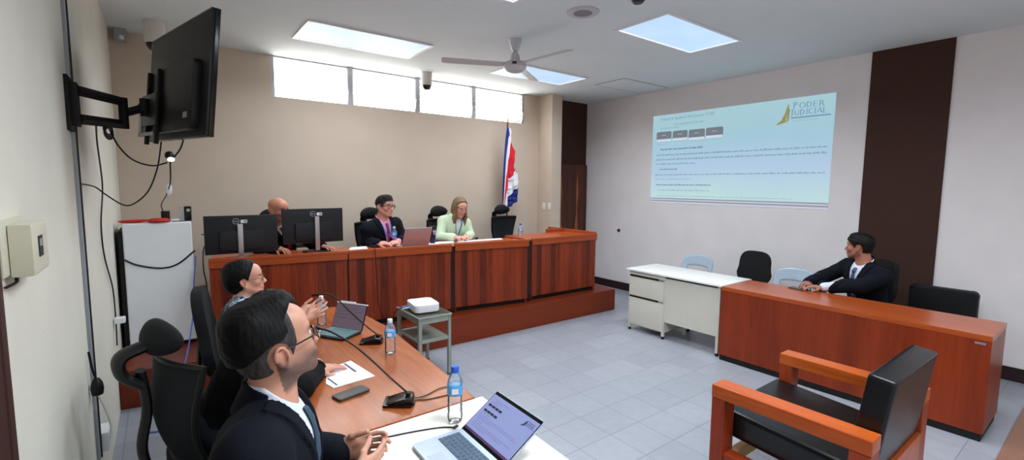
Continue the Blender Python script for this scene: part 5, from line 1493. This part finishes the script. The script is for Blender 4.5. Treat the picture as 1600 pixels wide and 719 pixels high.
B().lathe([(.012, .05), (.022, .03), (.026, 0), (.022, -.03), (.008, -.036)], seg=14).make('plug_body', M_BLACK, t)
B().tube([(-.0, 0, .04), (-.012, -.005, .10), (-.02, -.01, .19)], .005, 8, sm=4).make('cord', M_CABLE, t)
wire('cable', 'white cable curling down from the black plug to the socket box', [q + Vector((0, 0, -.03)), q + Vector((.02, .05, -.14)), q + Vector((.03, .10, -.26)), q + Vector((.02, .06, -.38))], .004, M_CABLE_WHITE)
wire('cable', 'blue network cable running down beside the refrigerator to the floor', [at_y(306, 400, 4.92), at_y(303, 440, 4.88), at_y(302, 490, 4.7), at_y(292, 555, 4.5), at_z(280, 590, .30), at_y(270, 615, 4.2), at_z(255, 668, .02), at_z(225, 676, .01)], .005, M_CABLE_BLUE)
wire('cable', 'dark cable hanging between the refrigerator and the bench end', [at_y(315, 366, 4.95), at_y(326, 372, 5.0), at_y(318, 390, 4.9), at_y(318, 420, 4.85), at_y(322, 440, 4.8), at_y(326, 465, 4.8)], .005)
# beige intercom box
ic = at_x(36, 385, XL + .03)
t = thing('wall_controller', 'cream boxy wall controller with a small dark display on the left wall', 'controller', (XL, 1.80, 1.54)); t.scale = (1, .82, .80)
B().box(0, .012, -.20, .10, -.075, .10, bev=.003).make('back_plate', M_OFFWHITE, t)
B().box(.012, .058, -.13, .11, -.085, .085, bev=.012).make('controller_body', M_OFFWHITE, t)
B().box(.0582, .060, -.055, .005, -.03, .04).make('display', M_DGREY, t)
B().box(.0602, .0606, -.045, -.01, .005, .03).make('display_icon', M_GREY, t)
for z in (.045, -.01, -.045): B().lathe([(.009, 0), (.009, .006), (.006, .008)], (.04, .111, z), 12, M=RX(-90)).make('knob', M_GREY, t)
B().tube([(.02, -.11, -.085), (.02, -.12, -.10), (.005, -.15, -.11)], .004, 8, sm=4).make('cord', M_CABLE, t)

ZS = ZT - .042
# ------------------------------------------------------------------ items on the bench
def monitor(label, px0, px1, ptop, pbot, Y, pol, rz=0, logo_u=.5):
    a = at_y(px0, ptop[0], Y); c = at_y(px1, ptop[1], Y); w = (c.x - a.x); z1 = a.z; z0 = at_y(px0, pbot, Y).z
    w_, h_ = .585, .345
    cx = (a.x + c.x) / 2
    t = thing('computer_monitor', label, 'monitor', (cx, Y, ZS), rz, 'monitors on the bench')
    zb = z1 - ZS - h_
    B().box(-w_ / 2, w_ / 2, .0, .014, zb, zb + h_, bev=.003).make('screen_panel', M_BLACKGLOSS, t)
    B().box(-w_ / 2 + .002, w_ / 2 - .002, -.012, -.0001, zb + .002, zb + h_ - .002, bev=.005).prism(rrect(.36, .17, .02, 4, 0, zb + .12), -.034, -.008, 'Y', bev=.005).make('rear_cover', mat('monitor back', (14, 18, 24), rough=.5, var=.08), t)
    sx = pol
    B().box(sx - .021, sx + .021, -.052, -.036, .016, zb + h_ - .075, bev=.004).make('stand_column', M_SILVER, t)
    B().prism(rrect(.24, .17, .02, 4, sx, -.02), .0015, .012, 'Z', bev=.003).box(sx - .03, sx + .03, -.06, -.03, .010, .022, bev=.002).make('stand_base', M_BLACK, t)
    lz = zb + h_ - .052
    b = B().lathe([(.0222, 0), (.0262, 0), (.0262, .0015), (.0222, .0015), (.0222, 0)], (sx - .028, -.0122, lz), 32, M=RX(90), cap=False)
    b.make('round_emblem', M_SILVER, t)
    text('emblem_lettering', 'DELL', .014, M_SILVER, t, T(sx - .028, -.0125, lz - .005) @ RX(90), 'CENTER', bold=.0004)
    B().box(sx + .01, sx + .062, -.0132, -.0121, lz - .017, lz + .012).make('sticker', M_PAPER, t, False)
    B().box(sx + .034, sx + .058, -.0137, -.0131, lz - .011, lz + .006).make('sticker_code', M_GREY, t, False)
    return t
monitor('black monitor seen from behind at the left end of the bench', 324, 427, (338, 340), 400, 4.86, -.02)
monitor('black monitor seen from behind, in front of the bald man', 441, 534, (327, 326), 390, 4.92, .02, rz=4)
def pt_(px, py, z): return at_z(px, py, z)
q = pt_(500, 389, ZS); 
t = thing('tissue_pack', 'small light blue pack at the foot of the right monitor', 'pack', (q.x, q.y + .03, ZS))
B().box(-.05, .05, -.03, .03, .0015, .022, bev=.008).make('pack_body', mat('light blue wrapper', (90, 170, 220), rough=.35), t)
q = pt_(480, 388, ZS)
t = thing('beige_box', 'small beige desk object between the two monitors', 'box', (q.x - .03, q.y + .10, ZS))
B().prism([(-.07, .0015), (.07, .0015), (.05, .05), (-.05, .035)], -.03, .03, 'Y', bev=.004).make('box_body', mat('beige card', (176, 166, 140), rough=.7), t)
q = pt_(380, 396, ZS)
wire('cable', 'dark cables heaped on the bench at the foot of the left monitor', [Vector((.34, 4.78, ZS + .008)), Vector((.40, 4.76, ZS + .012)), Vector((.36, 4.74, ZS + .03)), Vector((.42, 4.72, ZS + .008)), Vector((.6, 4.735, ZS + .008)), Vector((.75, 4.72, ZS + .008))], .006)

def bottle(label, x, y, z, h=.205, cap=None, band=None, full=.55, group='water bottles'):
    t = thing('water_bottle', label, 'bottle', (x, y, z), 0, group)
    s = h / .205; r = .031 if h < .22 else .0275
    prof = [(.001, .004), (.022, .0015), (r - .002, .006), (r, .02)]
    for k in range(4): prof += [(r, .03 + k * .017), (r - .0025, .038 + k * .017)]
    prof += [(r, .10), (r, .145), (r - .003, .158), (.018, .175), (.0125, .182), (.0125, .190)]
    B().lathe([(a * s, b * s) for a, b in prof], seg=24).make('bottle_body', M_PET, t, True)
    B().lathe([(a * s, b * s) for a, b in ((.0138, .184), (.0145, .186), (.0145, .204), (.013, .206), (.001, .206))], seg=20).make('cap', cap or M_WHITE, t)
    lb_ = B().lathe([(a * s * r / .031, b * s) for a, b in ((.0315, .104), (.0318, .105), (.0318, .138), (.0315, .139))], seg=24).make('label_band', M_LABEL, t)
    B().box(-.0006, .0006, -.012, .012, .112, .132, M=Matrix.Scale(s, 4) @ RZ(-118) @ T(.0326 * r / .031, 0, 0)).make('label_mark', M_PAPER, lb_, False)
    return t
def pet():
    m = bpy.data.materials.new('clear plastic bottle'); m.use_nodes = True
    n, l = m.node_tree.nodes, m.node_tree.links; n.remove(n['Principled BSDF'])
    tr = n.new('ShaderNodeBsdfTransparent'); tr.inputs[0].default_value = (.995, .997, 1, 1)
    gl = n.new('ShaderNodeBsdfGlossy'); gl.inputs['Roughness'].default_value = .04
    df = n.new('ShaderNodeBsdfDiffuse'); df.inputs[0].default_value = (.85, .9, .95, 1)
    lw = n.new('ShaderNodeLayerWeight'); lw.inputs[0].default_value = .22
    mx = n.new('ShaderNodeMixShader'); m2 = n.new('ShaderNodeMixShader'); m2.inputs[0].default_value = .13
    l.new(tr.outputs[0], m2.inputs[1]); l.new(df.outputs[0], m2.inputs[2])
    l.new(lw.outputs['Fresnel'], mx.inputs[0]); l.new(m2.outputs[0], mx.inputs[1]); l.new(gl.outputs[0], mx.inputs[2]); l.new(mx.outputs[0], n['Material Output'].inputs[0])
    return m
M_PET = pet()
M_LABEL = mat('blue bottle label', (84, 164, 222), rough=.4, var=.15, scale=60)
q = pt_(616, 382, ZS); bottle('water bottle in front of the man in the pink shirt', q.x, q.y, ZS, group='white-capped water bottles')
q = pt_(813, 372, ZS); bottle('water bottle in front of the empty mesh chair', q.x, q.y, ZS, .19, cap=M_BLUE, group='white-capped water bottles')
# laptop with its lid towards the viewer
def laptop(label, loc, rz, w=.315, d=.215, ang=105, mb=None, scr=None, keys=True):
    t = thing('laptop', label, 'laptop', loc, rz)
    mb = mb or M_SILVER
    base = B().prism(rrect(w, d, .012, 4), .003, .016, 'Z', bev=.0015).make('keyboard_base', mb, t)
    if keys:
        kb = B()
        rows = [13, 13, 12, 12, 9]
        for r_, nk in enumerate(rows):
            yy = d / 2 - .032 - r_ * .0185; kw = (w - .045) / nk
            for k in range(nk): kb.box(-w / 2 + .0225 + k * kw + .0012, -w / 2 + .0225 + (k + 1) * kw - .0012, yy - .0078, yy + .0078, .016, .0178)
        kb.make('keys', mat('laptop keys', (62, 84, 104), rough=.5), base, False)
        B().box(-.05, .05, -d / 2 + .012, -d / 2 + .068, .0158, .0164).make('touchpad', mat('touchpad', (168, 180, 196), rough=.3), base, False)
    lid = T(0, d / 2 - .004, .012) @ RX(-(ang - 90))
    l_ = B().prism(rrect(w, d, .010, 4, 0, d / 2), -.0, .006, 'Y', bev=.001, M=lid).make('lid', mb, t)
    if scr:
        B().box(-w / 2 + .003, w / 2 - .003, -.0014, -.0001, .003, d - .003, M=lid).make('bezel', M_BLACKGLOSS, l_, False)
        scr(t, l_, lid, w, d)
    return t
def screen_doc(t, l_, lid, w, d):
    ms = glow('laptop display', (140, 150, 200), .9); mk = glow('display dark', (26, 30, 66), .6); ml = glow('display grey', (112, 118, 172), .85)
    x0, x1, z0, z1 = -w / 2 + .006, w / 2 - .006, .018, d - .017
    B().box(x0, x1, -.0020, -.0012, z0, z1, M=lid).make('display', ms, l_, False)
    b = B()
    for r_, zz in ((0, z1 - .043), (1, z1 - .070)):
        for k in range(4): b.box(x0 + .016 + k * .0235, x0 + .036 + k * .0235, -.0026, -.0019, zz - .009, zz, M=lid)
    b.make('display_tabs', mk, l_, False)
    b = B()
    for r_, zz in ((0, z1 - .052), (1, z1 - .079)): b.box(x0 + .014, x0 + .110, -.0024, -.0019, zz - .0022, zz - .0012, M=lid)
    for k, (ln, zz) in enumerate(((.11, .018), (.07, .026), (.05, .034), (.06, .088), (.24, .098), (.25, .106), (.09, .114), (.05, .125), (.25, .134), (.2, .142), (.1, .150))):
        b.box(x0 + .016 + (0.01 if k < 2 else 0), x0 + .016 + min(ln, w - .05), -.0024, -.0019, z1 - zz - .0011, z1 - zz + .0006, M=lid)
    b.make('display_lines', ml, l_, False)
    B().box(x0, x1, -.0024, -.0019, z0, z0 + .009, M=lid).make('task_bar', glow('display task bar', (84, 52, 104), .8), l_, False)
    MB_ = lid @ Matrix(((0, -1, 0, 0), (1, 0, 0, 0), (0, 0, 1, 0), (0, 0, 0, 1)))
    logo(x0 + w - .085, z1 - .012, .075, l_, lid @ Matrix(((0, -1, 0, 0), (1, 0, 0, -.0026), (0, 0, 1, 0), (0, 0, 0, 1))), ml, mk, ml)
M_ROSE = mat('rose grey metal', (188, 162, 162), rough=.35, metal=.4)
q = pt_(645, 386, ZS)
laptop('thin rose-grey laptop seen from its lid on the bench', (q.x + .01, q.y + .08, ZS), 180 + 4, .33, .225, 112, M_ROSE, None, True)
q = pt_(678, 381, ZS)
t = thing('tumbler', 'tall dark navy tumbler with a white emblem on the bench', 'tumbler', (q.x, q.y + .03, ZS))
B().lathe([(.001, .0015), (.029, .0015), (.031, .006), (.041, .17), (.042, .19), (.040, .192)], seg=28).make('tumbler_body', mat('navy enamel', (22, 34, 66), rough=.3), t)
B().lathe([(.043, .190), (.043, .202), (.030, .206), (.001, .206)], seg=28).make('lid', M_BLACK, t)
B().lathe([(.013, 0), (.017, 0), (.017, .0015), (.013, .0015), (.013, 0)], (0, -.0405, .145), 24, M=RX(90), cap=False).box(-.013, .013, -.0435, -.0405, .112, .117).box(-.010, .010, -.0435, -.0405, .142, .148).make('emblem', M_PAPER, t)
def sheet(name, label, pts, z, m=None, group=None, lines=True):
    c = sum((Vector(p) for p in pts), Vector((0, 0))) / len(pts)
    t = thing(name, label, 'paper', (c.x, c.y, z), 0, group)
    B().prism([(p[0] - c.x, p[1] - c.y) for p in pts], .0008, .0028, 'Z').make('sheet_stack', m or M_PAPER, t, False)
    return t
def quad(pxs, z): return [tuple(at_z(px, py, z).xy) for px, py in pxs]
sheet('paper_stack', 'white papers on the bench between the right monitor and the laptop', quad(((545, 391), (575, 389), (572, 385), (548, 387)), ZS), ZS)
sheet('paper_stack', 'white sheet on the bench beneath the navy tumbler', quad(((666, 383), (710, 379.5), (708, 377), (672, 379)), ZS), ZS)
sheet('paper_stack', 'white papers spread before the woman in the mint blazer', quad(((714, 379), (786, 374.5), (782, 372.5), (716, 377)), ZS), ZS)
q = pt_(586, 387, ZS)
t = thing('computer_mouse', 'black computer mouse on the bench left of the water bottle', 'mouse', (q.x, q.y + .04, ZS), 20)
B().ball((0, 0, .012), (.033, .055, .020), u=18, v=10).make('mouse_shell', M_BLACK, t)
q = pt_(748, 375, ZS)
t = thing('small_clip', 'small black clip on the papers before the woman in mint', 'clip', (q.x, q.y + .05, ZS + .003), 0)
B().box(-.02, .02, -.01, .01, .001, .026, bev=.004).make('clip_body', M_BLACK, t)
wire('cable', 'black cable hanging down the front of the bench', [at_y(586, 390, 4.46) + Vector((0, .02, .01)), at_y(586, 392, 4.455), at_y(588, 420, 4.45), at_y(590, 450, 4.46), at_y(592, 476, 4.46), at_y(600, 500, 4.45)], .004)

# ------------------------------------------------------------------ items on the near tables
TZ = .742
bottle('white-capped water bottle beside the gesturing woman', *pt_(503, 508, TZ).xy, TZ, .205, group='white-capped water bottles')
bottle('white-capped water bottle standing by the table edge near the side table', *pt_(610, 553, TZ).xy, TZ, .205, group='white-capped water bottles')
t = bottle('tall blue-capped water bottle on the white table', *pt_(711, 658, TZ).xy, TZ, .235, cap=M_BLUE, group='white-capped water bottles')
def gooseneck(label, base, rz, neck):
    t = thing('table_microphone', label, 'microphone', base, rz, 'gooseneck microphones')
    b = B().prism([(-.075, -.048), (.050, -.055), (.062, -.03), (.062, .03), (.050, .055), (-.075, .048)], .002, .014, 'Z', bev=.005)
    b.prism([(-.072, .011), (.058, .012), (.050, .034), (.015, .038)], -.046, .046, 'Y', bev=.008)
    b.make('base', M_BLACKGLOSS, t)
    B().lathe([(.012, .03), (.012, .048), (.007, .052)], (.03, 0, 0), 14).make('neck_collar', M_BLACK, t)
    L = RZ(-rz) ; o = Vector(base)
    pts = [Vector((.03, 0, .045))] + [L @ (Vector(p) - o) for p in neck]
    B().tube(pts, .0042, 8, sm=6).make('gooseneck', M_BLACK, t)
    d = (pts[-1] - pts[-2]).normalized()
    B().tube([pts[-1] - d * .01, pts[-1] + d * .015, pts[-1] + d * .035], [.007, .010, .007], 10).make('microphone_head', M_BLACK, t)
    return t
b1 = at_z(627, 630, TZ); b1.z = TZ
def along(p0, px, py, y):  # point above the table on the ray at depth y
    return at_y(px, py, y)
gooseneck('black gooseneck microphone nearest the laptop, its neck crossing the foreground table', (b1.x, b1.y, TZ), -32, [at_y(612, 592, b1.y + .05), at_y(560, 545, b1.y + .14), at_y(520, 520, b1.y + .20), at_y(497, 513, b1.y + .24)])
b2 = at_z(583, 535, TZ)
gooseneck('black gooseneck microphone behind the tablet, its neck arching over to the left', (b2.x, b2.y, TZ), -28, [at_y(575, 512, b2.y + .02), at_y(550, 490, b2.y + .05), at_y(525, 466, b2.y + .10), at_y(512, 460, b2.y + .13), at_y(496, 461, b2.y + .17)])
wire('cable', 'thin black microphone cable crossing to the table edge', [Vector((b1.x + .05, b1.y, TZ + .006)), at_z(665, 618, TZ + .004), at_z(690, 606, TZ + .004), at_z(722, 603, TZ + .004)], .0025)
wire('cable', 'second thin microphone cable running towards the blue-capped bottle', [Vector((b1.x + .05, b1.y - .01, TZ + .004)), at_z(668, 624, TZ + .003), at_z(700, 617, TZ + .003), at_z(722, 612, TZ + .003)], .0025)
wire('cable', 'thin grey charging cable lying on the white table', [at_z(710, 668, TZ + .006), at_z(690, 668, TZ + .003), at_z(650, 674, TZ + .003), at_z(600, 684, TZ + .003), at_z(570, 691, TZ + .003), at_z(553, 703, TZ + .003)], .003, M_DGREY)
t = thing('charging_plug', 'small cable plug at the laptop hinge on the white table', 'plug', at_z(712, 667, TZ + .008), 20)
B().box(-.012, .012, -.005, .005, -.004, .004, bev=.002).make('plug_body', M_DGREY, t)
sp_ = sheet('document', 'white printed document lying by the hidden person\'s hand', quad(((509, 600), (521, 607), (586, 588), (548, 564), (511, 577)), TZ + .001), TZ)
c = sp_.location
dq = quad(((510, 574), (586, 588), (548, 564), (521, 607)), TZ + .004)
bl_ = B()
def dline(pa, pb_, wd_=.004):
    a = at_z(*pa, TZ + .0036); d = at_z(*pb_, TZ + .0036); bl_.tube([a - c, d - c], wd_, 4, flat=(1, .08), up=(0, 0, 1))
dline((538, 568), (556, 581), .006)
bl_.make('printed_line', M_INK, sp_, False)
bl_ = B(); dline((512, 591), (527, 602), .004)
bl_.make('printed_line', M_INK, sp_, False)
ph = quad(((520, 617), (567, 600), (576, 609), (529, 628)), TZ + .01)
c0 = sum((Vector(p) for p in ph), Vector((0, 0))) / 4
t = thing('mobile_phone', 'dark mobile phone lying on the wooden table beside the document', 'phone', (c0.x, c0.y, TZ), math.degrees(math.atan2(ph[1][1] - ph[0][1], ph[1][0] - ph[0][0])))
B().prism(rrect(.158, .078, .012, 5), .0015, .0115, 'Z', bev=.003).make('phone_body', mat('olive phone case', (64, 66, 58), rough=.5), t)
B().prism(rrect(.150, .070, .010, 5), .0112, .0122, 'Z').make('phone_screen', mat('dark phone glass', (66, 70, 70), rough=.15), t)
# tablet with keyboard
tb = laptop('small tablet computer propped up with a keyboard in front of the gesturing woman', (0, 0, 0), 0, .25, .175, 112, mat('tablet black', (20, 24, 32), rough=.4), None, False)
tbp = [at_z(*p, TZ + .015) for p in ((497, 521), (519, 506), (547, 524), (508, 535))]
tb.location = (.865, 3.03, TZ); tb.rotation_euler = (0, 0, math.radians(-58))
tb.name = 'tablet_computer'; tb['category'] = 'tablet'
kb_ = B()
for r_ in range(6):
    for k in range(12): kb_.box(-.117 + k * .0195 + .001, -.117 + (k + 1) * .0195 - .001, .070 - r_ * .026 - .011, .070 - r_ * .026 + .011, .016, .0185)
kb_.make('keys', mat('grey green tablet keys', (104, 134, 138), rough=.5), tb, False)
LD = T(0, .175 / 2 - .004, .012) @ RX(-22)
B().box(-.120, .120, -.0026, -.0012, .006, .168, M=LD).make('display', glow('tablet display', (112, 96, 108), .6), tb, False)
B().box(-.124, .124, -.004, .008, .170, .178, M=LD).box(-.10, .02, .002, .012, .177, .186, M=LD).make('top_edge', M_WHITE, tb)
bq = B()
for k in range(4): bq.box(-.11, -.11 + (.16, .2, .12, .18)[k], -.0030, -.0025, .14 - k * .022, .142 - k * .022, M=LD)
bq.make('display_lines', glow('tablet text', (70, 60, 74), .6), tb, False)
sheet('document', 'small white paper beside the tablet keyboard', quad(((488, 520), (500, 515), (504, 527), (490, 530)), TZ), TZ)
# silver laptop in the foreground
lt = laptop('open silver laptop showing a lilac document on the white table', (0, 0, 0), 0, .31, .209, 147, mat('silver laptop shell', (176, 190, 208), rough=.35, metal=.3), screen_doc)
lt.location = (.797, 1.381, .742); lt.rotation_euler = (0, 0, math.radians(-91.7))
# phone on the right-hand desk
q = at_z(1247, 452, TZ)
t = thing('mobile_phone', 'dark flat phone on the right-hand wooden desk by the seated man', 'phone', (q.x, q.y, TZ), 78)
B().prism(rrect(.16, .078, .012, 5), .0015, .0105, 'Z', bev=.003).make('phone_body', mat('brown phone case', (84, 66, 48), rough=.5), t)
B().prism(rrect(.15, .07, .010, 5), .0102, .0112, 'Z').make('phone_screen', M_BLACKGLOSS, t)

# ------------------------------------------------------------------ flag behind the bench
fg_ = thing('flag', 'draped blue, white and red striped flag on a pole behind the empty chair', 'flag', (4.17, 5.70, PZ))
FO = Vector((4.17, 5.70, PZ))
B().tube([Vector((0, 0, .03)), Vector((0, 0, 2.32))], .012, 12).make('pole', mat('flag pole wood', (96, 62, 36), rough=.4), fg_)
B().lathe([(.012, 2.32), (.018, 2.335), (.014, 2.36), (.005, 2.41), (.001, 2.43)], seg=14).make('finial', mat('brass finial', (150, 120, 80), rough=.35, metal=.6), fg_)
B().lathe([(.14, .0), (.14, .018), (.05, .04), (.02, .06)], seg=24).make('pole_base', M_BLACKMATTE, fg_)
rows = [(0, 252, 264, 266, 266, 266, 266), (40, 247, 262, 269, 270, 270, 270), (60, 245, 258, 270, 274, 274, 274), (90, 242, 255, 266, 279, 279.2, 279.4), (118, 240, 252, 262, 284, 284.2, 284.4), (180, 236, 246, 251, 293, 293.3, 293.6),
        (240, 233, 242, 247, 299, 300, 300.4), (270, 232, 240, 244, 276, 304, 304.4), (295, 231, 238, 242, 254, 308, 308.5), (330, 230, 236, 240, 247, 311, 314), (350, 229.5, 235, 238, 244, 288, 315), (370, 229, 234, 236, 242, 268, 316), (400, 229, 233, 235, 240, 256, 312), (420, 229, 232, 234.5, 238, 250, 293), (445, 229, 231.5, 234, 236, 245, 262), (475, 229, 231, 233, 235, 240, 250)]
bm = bmesh.new(); NS = 5
prevr = None
R_ = []
for i in range(len(rows) - 1):
    for s_ in range(4):
        t_ = s_ / 4; R_.append([a * (1 - t_) + b * t_ for a, b in zip(rows[i], rows[i + 1])])
R_.append(list(rows[-1]))
for side, off in ((0, 0.0), (1, .012)):
    prevr = None
    for row in R_:
        py = 200 + row[0] / 3.5935; line = []
        for j in range(5):
            for s_ in range(NS):
                x = row[j + 1] + (row[j + 2] - row[j + 1]) * s_ / NS; line.append((x, j))
        line.append((row[6] + .01, 4))
        vs = []
        for x, j in line:
            p = at_y(720 + x / 3.5935, py, 5.70); fx = (x - row[1]) 
            dep = .035 * math.sin(fx * .22 + row[0] * .004) + .012 * math.sin(fx * .6 + 1)
            vs.append(bm.verts.new(Vector((p.x, 5.675 + dep * min(1, .2 + fx / 30) - .02 + off, p.z)) - FO))
        if prevr:
            for q_ in range(len(vs) - 1):
                f = bm.faces.new((prevr[q_], prevr[q_ + 1], vs[q_ + 1], vs[q_])); f.material_index = (0, 1, 2, 1, 0)[line[q_][1]]
        prevr = vs
M_FB = mat('flag blue', (26, 42, 128), rough=.7); M_FW = mat('flag white', (232, 232, 238), rough=.7, var=.01); M_FR = mat('flag red', (214, 28, 44), rough=.7)
obj('flag_cloth', bm, [M_FB, M_FW, M_FR], fg_, True, 180)

# wires at the projector
wire('cable', 'black cable from the projector hanging behind the side table', [Vector((1.70, 3.90, .60)), Vector((1.64, 3.93, .58)), Vector((1.62, 3.95, .50)), Vector((1.60, 4.05, .3)), Vector((1.55, 4.12, .02))], .004)
wire('cable', 'dark cable lying on the floor behind the foreground man', [at_z(250, 640, .01), at_z(290, 662, .01), at_z(330, 668, .01), at_z(360, 665, .01)], .006)
